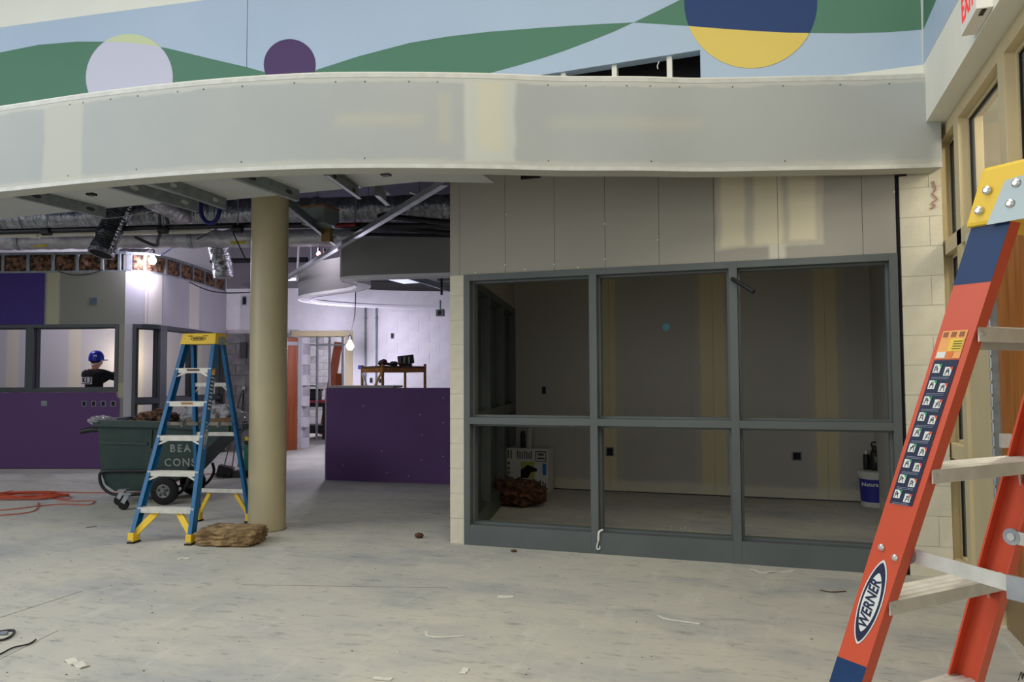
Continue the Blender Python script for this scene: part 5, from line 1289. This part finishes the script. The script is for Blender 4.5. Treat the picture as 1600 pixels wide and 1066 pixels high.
# carton
cA, cB = atZ(791, 766), atZ(856, 768); cA.y = cB.y = 8.72; cw = 0.62; ch = 0.6
ca = thing('carton', 'white printed carton standing against the dark room wall', 'box', (cA + cB) / 2)
cc0 = V(((atY(791, 735, 8.72).x + atY(856, 735, 8.72).x) / 2, 8.72, 0)); cwid = atY(856, 735, 8.72).x - atY(791, 735, 8.72).x; chh = atY(820, 701, 8.72).z
ca.location = cc0
G().box((0, 0.13, chh / 2), (cwid, 0.24, chh)).build('box', mat('carton_white', (206, 204, 200), rough=0.7), ca, bevel=0.003, world=False)
def cpatch(nm, x0, x1, z0, z1, m): return G().bb((x0 * cwid, 0.006, z0 * chh), (x1 * cwid, 0.0095, z1 * chh)).build(nm, m, ca, world=False)
M_pr = mat('print_grey_dark', (84, 84, 86), rough=0.7)
cpatch('blue_logo', 0.37, 0.46, 0.4, 0.66, mat('carton_blue', (40, 110, 190), rough=0.5))
cpatch('picture', -0.15, 0.18, 0.32, 0.7, mat('carton_lime', (176, 176, 104), rough=0.6))
g = G(); g.prism([(-0.15 * cwid, 0.32 * chh), (0.02 * cwid, 0.32 * chh), (0.1 * cwid, 0.46 * chh), (0.24 * cwid, 0.48 * chh), (0.24 * cwid, 0.54 * chh), (0.02 * cwid, 0.63 * chh), (-0.15 * cwid, 0.5 * chh)], (0, 0.0055, 0), (1, 0, 0), (0, 0, 1), (0, -0.002, 0)); g.build('picture_print', M_rubber, ca, world=False)
g = G()
for k in range(7):
    x0 = -0.24 + 0.055 * k; g.bb((x0 * cwid, 0.007, 0.76 * chh), ((x0 + 0.028) * cwid, 0.0095, (0.95 - 0.02 * (k % 3)) * chh))
for k in range(12):
    x0 = -0.24 + 0.06 * k; g.bb((x0 * cwid, 0.007, 0.07 * chh), ((x0 + 0.03) * cwid, 0.0095, (0.28 - 0.03 * (k % 3)) * chh))
for k in range(2): g.bb((-(0.47 - 0.07 * k) * cwid, 0.007, 0.76 * chh), (-(0.44 - 0.07 * k) * cwid, 0.0095, 0.96 * chh))
for z in (0.62, 0.5, 0.4): g.bb((-0.47 * cwid, 0.007, z * chh), (-0.42 * cwid, 0.0095, (z + 0.06) * chh))
for (a, b, c, d) in ((0.2, 0.46, 0.92, 0.95), (0.2, 0.22, 0.72, 0.95), (0.44, 0.46, 0.72, 0.95), (0.2, 0.46, 0.7, 0.72), (0.26, 0.4, 0.84, 0.9), (0.25, 0.42, 0.76, 0.8)): g.bb((a * cwid, 0.007, c * chh), (b * cwid, 0.0095, d * chh))
stuff(g.build('print', M_pr, ca, world=False))
p = V((atY(820, 690, 8.8).x, 8.82, chh)); ctb = thing('tube', 'small black and clear tube standing on the white carton', 'tube', p)
G().lathe([(0.03, 0.0), (0.03, 0.16), (0.02, 0.2)], p + V((-0.03, 0, 0.001)), (0, 0, 1), 14).build('black_tube', M_black, ctb, smooth=True)
G().lathe([(0.04, 0.0), (0.04, 0.2), (0.03, 0.24), (0.02, 0.25)], p + V((0.045, 0, 0.001)), (0.05, 0, 1), 14).build('clear_sleeve', mat('clear_sleeve', (190, 190, 190), rough=0.2, alpha=0.6), ctb, smooth=True)
# bucket and bottle
bk0 = atZ(1369, 791); bk0 = V((bk0.x, 8.86, 0)); br = 0.17
bu = thing('bucket', 'white paint bucket with blue label in the right of the dark room', 'bucket', bk0)
G().lathe([(0.135, 0.0), (0.14, 0.02), (0.158, 0.33), (0.158, 0.34)], bk0, (0, 0, 1), 32).build('pail', mat('bucket_white', (196, 196, 190), rough=0.5), bu, smooth=True)
G().lathe([(0.166, 0.315), (0.168, 0.36), (0.15, 0.368), (0.02, 0.368)], bk0, (0, 0, 1), 32).build('lid', mat('bucket_white', (196, 196, 190)), bu, smooth=True)
lb = G().lathe([(0.1425, 0.05), (0.1562, 0.285)], bk0, (0, 0, 1), 32, cap=False).build('label', mat('bucket_blue', (42, 44, 140), rough=0.5), bu, smooth=True)
vdir = (CAMP - bk0); vdir.z = 0; vdir.normalize(); bx = V((-vdir.y, vdir.x, 0))
text('label_lettering', 'Natura', lb, M_lblwhite, bk0 + vdir * 0.158 - bx * 0.05 + V((0, 0, 0.235)) - bu.location, bx, (0, 0, 1), 0.055, 0.003, bold=0.001)
G().tube(spline([bk0 - bx * 0.165 + V((0, 0, 0.3)), bk0 - bx * 0.185 + V((0, 0, 0.24)), bk0 - bx * 0.17 + vdir * 0.05 + V((0, 0, 0.16))], 5), 0.004, 6).build('wire_handle', M_galv_light, bu)
p = bk0 + V((0.0, 0.0, 0.369)); bo = thing('bottle', 'black insulated bottle standing on the paint bucket lid', 'bottle', p)
G().lathe([(0.05, 0.0), (0.055, 0.01), (0.055, 0.17), (0.045, 0.2), (0.03, 0.21)], p + bx * 0.01, (0, 0, 1), 24).build('body', M_black, bo, smooth=True)
G().lathe([(0.036, 0.205), (0.036, 0.25), (0.03, 0.255)], p + bx * 0.01, (0, 0, 1), 20).build('cap', M_black, bo, smooth=True)
G().tube(spline([p + bx * 0.045 + V((0, 0, 0.24)), p + bx * 0.045 + V((0, 0, 0.285)), p - bx * 0.02 + V((0, 0, 0.285)), p - bx * 0.025 + V((0, 0, 0.24))], 4), 0.008, 8).build('carry_loop', M_black, bo)
g = G()
for a, b in (((-0.012, 0.13), (0.006, 0.145)), ((-0.012, 0.13), (0.01, 0.12)), ((0.01, 0.12), (-0.008, 0.10)), ((-0.008, 0.10), (0.012, 0.09))): g.bar(p + bx * (0.01 + a[0]) + vdir * 0.056 + V((0, 0, a[1])), p + bx * (0.01 + b[0]) + vdir * 0.056 + V((0, 0, b[1])), 0.004, 0.003)
g.build('emblem', M_lblwhite, bo)
p2 = bk0 - bx * 0.075 + V((0, 0.03, 0.369)); bo2 = thing('can', 'slim dark can with pale top behind the black bottle', 'can', p2)
G().lathe([(0.03, 0.0), (0.032, 0.01), (0.032, 0.15), (0.028, 0.16)], p2, (0, 0, 1), 18).build('body', M_black, bo2, smooth=True); G().lathe([(0.02, 0.16), (0.02, 0.2), (0.012, 0.205)], p2, (0, 0, 1), 14).build('cap', M_alu, bo2, smooth=True)

# ------------------------------------------------------------------ orange extension cord and floor litter
rnd = random.Random(5)
def fp(px, py, z=0.008): p = atZ(px, py); p.z = z; return p
pts = []
ctr = atZ(45, 778); 
for k in range(90):
    a_ = k * 0.83 + rnd.uniform(-0.25, 0.25); rr = rnd.uniform(0.55, 1.0)
    pts.append(ctr + r0 * (0.46 * rr * cos(a_)) + f0 * (0.22 * rr * sin(a_)) + V((0, 0, 0.008 + 0.05 * rnd.random() * (1.15 - rr) + 0.0012 * k % 0.03)))
xc = thing('extension_cord', 'orange extension cord heaped in loose loops on the floor at left', 'cord', ctr)
G().tube(spline(pts, 7), 0.0055, 5).build('coil', M_orange_cord, xc, smooth=True)
G().tube(spline([fp(60, 769), fp(100, 770), fp(150, 771), fp(230, 768), fp(300, 745), fp(340, 741)], 7), 0.0055, 5).build('lead', M_orange_cord, xc, smooth=True)
G().tube(spline([fp(78, 777), fp(92, 780), fp(108, 781), fp(110, 777), fp(96, 776), fp(84, 780), fp(110, 784), fp(146, 784), fp(138, 790), fp(100, 789), fp(60, 792), fp(20, 797), fp(-60, 803)], 7), 0.0055, 5).build('lead', M_orange_cord, xc, smooth=True)
G().tube(spline([fp(60, 786), fp(58, 796), fp(45, 802), fp(10, 806), fp(-60, 810)], 7), 0.0055, 5).build('lead', M_orange_cord, xc, smooth=True)
G().tube(spline([fp(20, 768), fp(0, 772), fp(-40, 782)], 7), 0.0055, 5).build('lead', M_orange_cord, xc, smooth=True)
def strip(name, label, pts, wd, m, cat='scrap', th=0.003, curl=0.0):
    q = spline([fp(*p) for p in pts], 5); g = G(); r = []
    for i, p in enumerate(q):
        d = (q[min(i + 1, len(q) - 1)] - q[max(i - 1, 0)]).normalized(); s = V((d.y, -d.x, 0)); z = V((0, 0, curl * sin(i * 0.9) - 0.006))
        r.append([p + s * wd / 2 + z, p - s * wd / 2 + z, p - s * wd / 2 + z + V((0, 0, th)), p + s * wd / 2 + z + V((0, 0, th))])
    g.loft(r); return tag(g.build(name, m), label, cat)
M_scrap = mat('scrap_white', (222, 221, 210), (206, 205, 194), scale=20, rough=0.8)
strip('drywall_scrap', 'long thin white trimming on the floor below the middle of the window', [(1028, 963), (1040, 968), (1064, 972), (1094, 976)], 0.018, M_scrap)
strip('drywall_scrap', 'thin curved white trimming left of centre on the floor', [(666, 988), (668, 995), (690, 997), (726, 995)], 0.014, M_scrap)
strip('tape_scrap', 'short white tape scrap on the dark scuffed patch of floor', [(778, 933), (790, 934), (802, 933)], 0.05, M_scrap)
strip('paper_scrap', 'crumpled pale paper scrap near the lower left corner of the floor', [(107, 1032), (115, 1036), (124, 1040), (134, 1044)], 0.045, M_scrap, curl=0.006)
strip('paper_scrap', 'flat white scrap at the bottom edge of the floor', [(583, 1061), (598, 1062), (612, 1063)], 0.03, M_scrap)
strip('paper_scrap', 'small folded white scrap low in the middle of the floor', [(722, 1054), (725, 1050), (729, 1046)], 0.03, M_scrap, curl=0.004)
strip('drywall_scrap', 'small white trimming on the floor below the insulation batt', [(278, 875), (286, 873), (296, 874)], 0.03, M_scrap)
M_brn = mat('brown_chip', (96, 66, 50), (70, 48, 36), scale=20, rough=0.9)
strip('wood_chip', 'thin brown splinter on the floor left of the blue ladder', [(135, 825), (143, 824), (151, 823)], 0.012, M_brn)
strip('wood_chip', 'brown splinter on the floor at the right beside the orange ladder', [(1282, 923), (1298, 926), (1322, 925)], 0.012, M_brn)
strip('drywall_scrap', 'pale torn strip on the floor along the grey sill at right', [(1172, 891), (1190, 895), (1210, 895), (1240, 893)], 0.02, M_scrap, curl=0.004)
placed(blob('insulation_crumb', M_brn, (0.075, 0.06, 0.045), None, 71, 0.3, 2, 3), 'small brown lump on the floor between column and block pier', 'crumb', atZ(655, 841))
placed(blob('insulation_crumb', M_brn, (0.05, 0.03, 0.02), None, 72, 0.3, 2, 3), 'tiny brown crumb in front of the grey sill near its left end', 'crumb', atZ(803, 863))
bw_ = thing('wire_scrap', 'bent black wire with a clip at the left edge of the floor', 'wire', fp(5, 1000))
G().tube(spline([fp(-8, 1003), fp(6, 1002), fp(18, 996), fp(22, 988), fp(8, 988), fp(-8, 991)], 5), 0.006, 6).build('wire', M_black, bw_)
G().tube(spline([fp(-30, 1035), fp(0, 1025), fp(20, 1015), fp(45, 1009), fp(56, 1002)], 5), 0.004, 6).build('lead', M_dark, bw_)
G().tube([fp(0, 993), fp(12, 992)], 0.012, 6).build('clip', mat('clip_grey', (120, 130, 140), rough=0.5), bw_)
# handwritten scrawl on the floor at the right edge
g = G(); a = spline([fp(1591, 1064, .001), fp(1596, 1050, .001), fp(1597, 1062, .001), fp(1599, 1052, .001), fp(1601, 1060, .001), fp(1606, 1046, .001)], 4)
tag(g.tube(a, 0.0015, 4).build('floor_scrawl', M_black), 'tiny black handwritten scrawl on the floor in the lower right corner', 'writing')
# dust and crumbs
rnd = random.Random(9); g = G()
for k in range(150):
    p = atZ(rnd.uniform(0, 1300), 800 + 266 * rnd.random() ** 1.2); s = rnd.uniform(0.0015, 0.0048)
    g.box(p + V((0, 0, s / 3)), (s * rnd.uniform(1, 3), s, s * 0.6), Matrix.Rotation(rnd.uniform(0, 3), 3, 'Z'))
d = g.build('floor_crumbs', mat('crumbs', (92, 86, 76), rough=0.9)); stuff(d); tag(d, 'loose dark crumbs scattered over the concrete floor', 'debris')
g = G()
for k in range(110):
    p = atZ(rnd.uniform(0, 1300), 800 + 266 * rnd.random() ** 1.2); s = rnd.uniform(0.0015, 0.005)
    g.box(p + V((0, 0, s / 3)), (s * rnd.uniform(1, 3), s, s * 0.5), Matrix.Rotation(rnd.uniform(0, 3), 3, 'Z'))
for k in range(60):
    p = atZ(rnd.uniform(1015, 1085), rnd.uniform(824, 838)) ; s = rnd.uniform(0.004, 0.012); p.y = max(p.y, 6.05)
    g.box(p + V((0, 0, s / 3)), (s, s, s * 0.5), Matrix.Rotation(rnd.uniform(0, 3), 3, 'Z'))
d = g.build('floor_crumbs', mat('pale_crumbs', (214, 208, 190), rough=0.9)); stuff(d); tag(d, 'loose pale plaster crumbs scattered over the concrete floor', 'debris')

# ------------------------------------------------------------------ worker behind the purple wall
pk = atD(147, 600, 13.2); pk.z = 0
face = (f0 * 0.95 + r0 * 0.32).normalized(); rz = math.atan2(face.y, face.x) - pi / 2
wk = thing('person', 'worker in blue hard hat and black shirt with arms raised behind the ribbon window', 'person', pk, rz)
def skin(name, nodes, edges, mats, assign, parent, sub=2):
    me = bpy.data.meshes.new(name); me.from_pydata([n[0] for n in nodes], edges, []); o = bpy.data.objects.new(name, me); COL.objects.link(o)
    m = o.modifiers.new('s', 'SKIN'); m.use_smooth_shade = True
    for i, n in enumerate(nodes): me.skin_vertices[0].data[i].radius = n[1]; me.skin_vertices[0].data[i].use_root = (i == 0)
    o.modifiers.new('u', 'SUBSURF').levels = sub
    bpy.context.view_layer.update(); dg = bpy.context.evaluated_depsgraph_get()
    m2 = bpy.data.meshes.new_from_object(o.evaluated_get(dg)); m2.name = name; bpy.data.objects.remove(o)
    m2.materials.clear()
    for mm in mats: m2.materials.append(mm)
    for p in m2.polygons: p.material_index = assign(p.center); p.use_smooth = True
    ob = bpy.data.objects.new(name, m2); COL.objects.link(ob); ob.parent = parent; return ob
N_ = []; E_ = []
def nd(p, r, link=None):
    N_.append((p, r if isinstance(r, tuple) else (r, r))); 
    if link is not None: E_.append((link, len(N_) - 1))
    return len(N_) - 1
pel = nd((0, 0, 0.95), (0.155, 0.11)); wa = nd((0, 0.0, 1.12), (0.18, 0.12), pel); chs = nd((0, 0.0, 1.32), (0.205, 0.125), wa); sh = nd((0, 0, 1.45), (0.16, 0.09), chs)
nk = nd((0.005, 0.01, 1.54), (0.055, 0.055), sh); hd1 = nd((0.01, 0.03, 1.63), (0.075, 0.088), nk); hd2 = nd((0.01, 0.03, 1.70), (0.08, 0.095), hd1); nd((0.01, 0.02, 1.76), (0.05, 0.06), hd2)
HANDS = []
for s, el, wr in ((1, (0.37, 0.2, 1.36), (0.30, 0.42, 1.54)), (-1, (-0.2, 0.3, 1.30), (0.14, 0.44, 1.53))):
    a = nd((0.21 * s, 0, 1.455), (0.085, 0.085), sh); e = nd(el, (0.06, 0.06), a); w_ = nd(wr, (0.032, 0.032), e)
    d = (V(wr) - V(el)).normalized(); pm = V(wr) + d * 0.06 + V((0, 0, 0.02)); pi_ = nd(tuple(pm), (0.036, 0.022), w_); HANDS.append(V(wr) + d * 0.02)
    for k in range(4):
        o = V((0.02 * (k - 1.5) * s * -1, 0.01, 0.03 - 0.006 * abs(k - 1.2))); b0 = pm + o * 0.6; f1 = nd(tuple(b0 + d * 0.03 + V((0, 0.012, 0.012))), 0.009, pi_); nd(tuple(b0 + d * 0.045 + V((0, 0.03, -0.005 + 0.004 * k))), 0.008, f1)
    f1 = nd(tuple(pm + V((-0.035 * s, 0.0, 0.012))), 0.011, pi_); nd(tuple(pm + V((-0.045 * s, 0.025, 0.03))), 0.009, f1)
for s in (1, -1):
    h = nd((0.1 * s, 0, 0.88), (0.1, 0.1), pel); k = nd((0.11 * s, 0.02, 0.5), (0.065, 0.065), h); a = nd((0.115 * s, -0.01, 0.09), (0.045, 0.045), k); nd((0.12 * s, 0.14, 0.045), (0.045, 0.04), a)
M_skin = mat('skin', (196, 148, 124), rough=0.6); M_shirt = mat('black_shirt', (16, 17, 22), rough=0.9); M_jean = mat('work_trousers', (44, 50, 64), rough=0.9); M_boot = mat('boots', (54, 40, 30), rough=0.8)
def asg(c):
    if c.z < 0.12: return 3
    if c.z < 0.96: return 2
    if c.z > 1.525 and abs(c.x) < 0.14 and c.y < 0.2: return 0
    for h in HANDS:
        if (c - h).length < 0.13 and c.y > h.y - 0.02: return 0
    return 1
skin('body', N_, E_, [M_skin, M_shirt, M_jean, M_boot], asg, wk)
c = V((0.01, 0.03, 1.66))
b_ = blob('hair', mat('dark_hair', (36, 26, 22), rough=0.9), (0.185, 0.2, 0.13), wk, 81, 0.05, 2, 3); b_.location = c + V((0, -0.014, -0.035))
hat = G().lathe([(0.122, -0.02), (0.124, 0.0), (0.12, 0.05), (0.104, 0.105), (0.07, 0.145), (0.02, 0.16)], c + V((0, 0, 0.035)), (0, -0.05, 1), 28).build('hard_hat', mat('hat_blue', (26, 42, 168), rough=0.35), wk, smooth=True, world=False)
br_ = [(0.12 * cos(radians(a_)), 0.09 + 0.06 * sin(radians(a_)) * 1.2) for a_ in range(0, 181, 15)]
G().prism(br_, c + V((0, 0.02, 0.038)), (1, 0, 0), (0, 1, -0.1), (0, 0, 0.008)).build('brim', mat('hat_blue', (26, 42, 168)), hat, world=False)
G().tube(spline([c + V((0.12, 0.02, 0.03)), c + V((0.11, -0.06, -0.03)), c + V((0.03, -0.12, -0.05)), c + V((-0.08, -0.1, -0.01))], 5), 0.009, 6).build('chin_strap', M_lblwhite, hat, world=False)
g = G()
for a_ in (-150, -128, -60, -46): 
    q = c + V((0.117 * cos(radians(a_)), 0.117 * sin(radians(a_)), 0.1)); g.lathe([(0.016, -0.004), (0.016, 0.005)], q, (cos(radians(a_)), sin(radians(a_)), 0.2), 8)
g.build('stickers', M_lblwhite, hat, world=False)
for ex_, nm in ((-0.035, 'eye'), (0.035, 'eye')): G().lathe([(0.012, 0), (0.008, 0.008)], c + V((ex_ + 0.0, 0.092, 0.005)), (0, 1, 0), 10).build(nm, M_lblwhite, wk, world=False)
G().prism([(-0.016, 0), (0.016, 0), (0.006, 0.045), (-0.006, 0.045)], c + V((0, 0.088, -0.045)), (1, 0, 0), (0, 0, 1), (0, 0.024, 0)).build('nose', M_skin, wk, world=False)
G().box(c + V((0, 0.088, -0.07)), (0.045, 0.012, 0.01)).build('mouth', mat('lips', (160, 98, 88)), wk, world=False)
for s in (1, -1): G().lathe([(0.026, -0.008), (0.028, 0.0), (0.02, 0.008)], c + V((0.086 * s, 0.02, -0.02)), (s, 0, 0), 12).build('ear', M_skin, wk, world=False)
# printed back panel: boxed letters
lgp = G().bb((-0.125, -0.142, 1.275), (0.085, -0.12, 1.395)).build('back_print', mat('print_white', (240, 240, 240), rough=0.6), wk, world=False)
G().bb((-0.02, -0.144, 1.30), (0.078, -0.141, 1.39)).build('print_field', M_shirt, lgp, world=False)
text('print_letter', 'K', lgp, M_shirt, (-0.072, -0.1435, 1.345), (1, 0, 0), (0, 0, 1), 0.105, 0.001, bold=0.005)
text('print_letter', 'B', lgp, mat('print_white', (240, 240, 240)), (0.03, -0.1455, 1.345), (1, 0, 0), (0, 0, 1), 0.105, 0.001, bold=0.004)
G().bb((-0.115, -0.144, 1.282), (0.075, -0.141, 1.292)).build('print_line', M_bluelens, lgp, world=False)

# repeats of one kind carry a group
from collections import Counter
base = lambda o: o.name.split('.')[0]
tops = [o for o in COL.objects if o.parent is None and 'category' in o]
cnt = Counter(base(o) for o in tops)
for o in tops:
    if cnt[base(o)] > 1 and 'group' not in o:
        nm_ = base(o).replace('_', ' '); o['group'] = nm_ + ('es' if nm_.endswith(('x', 's', 'ch')) else 's')
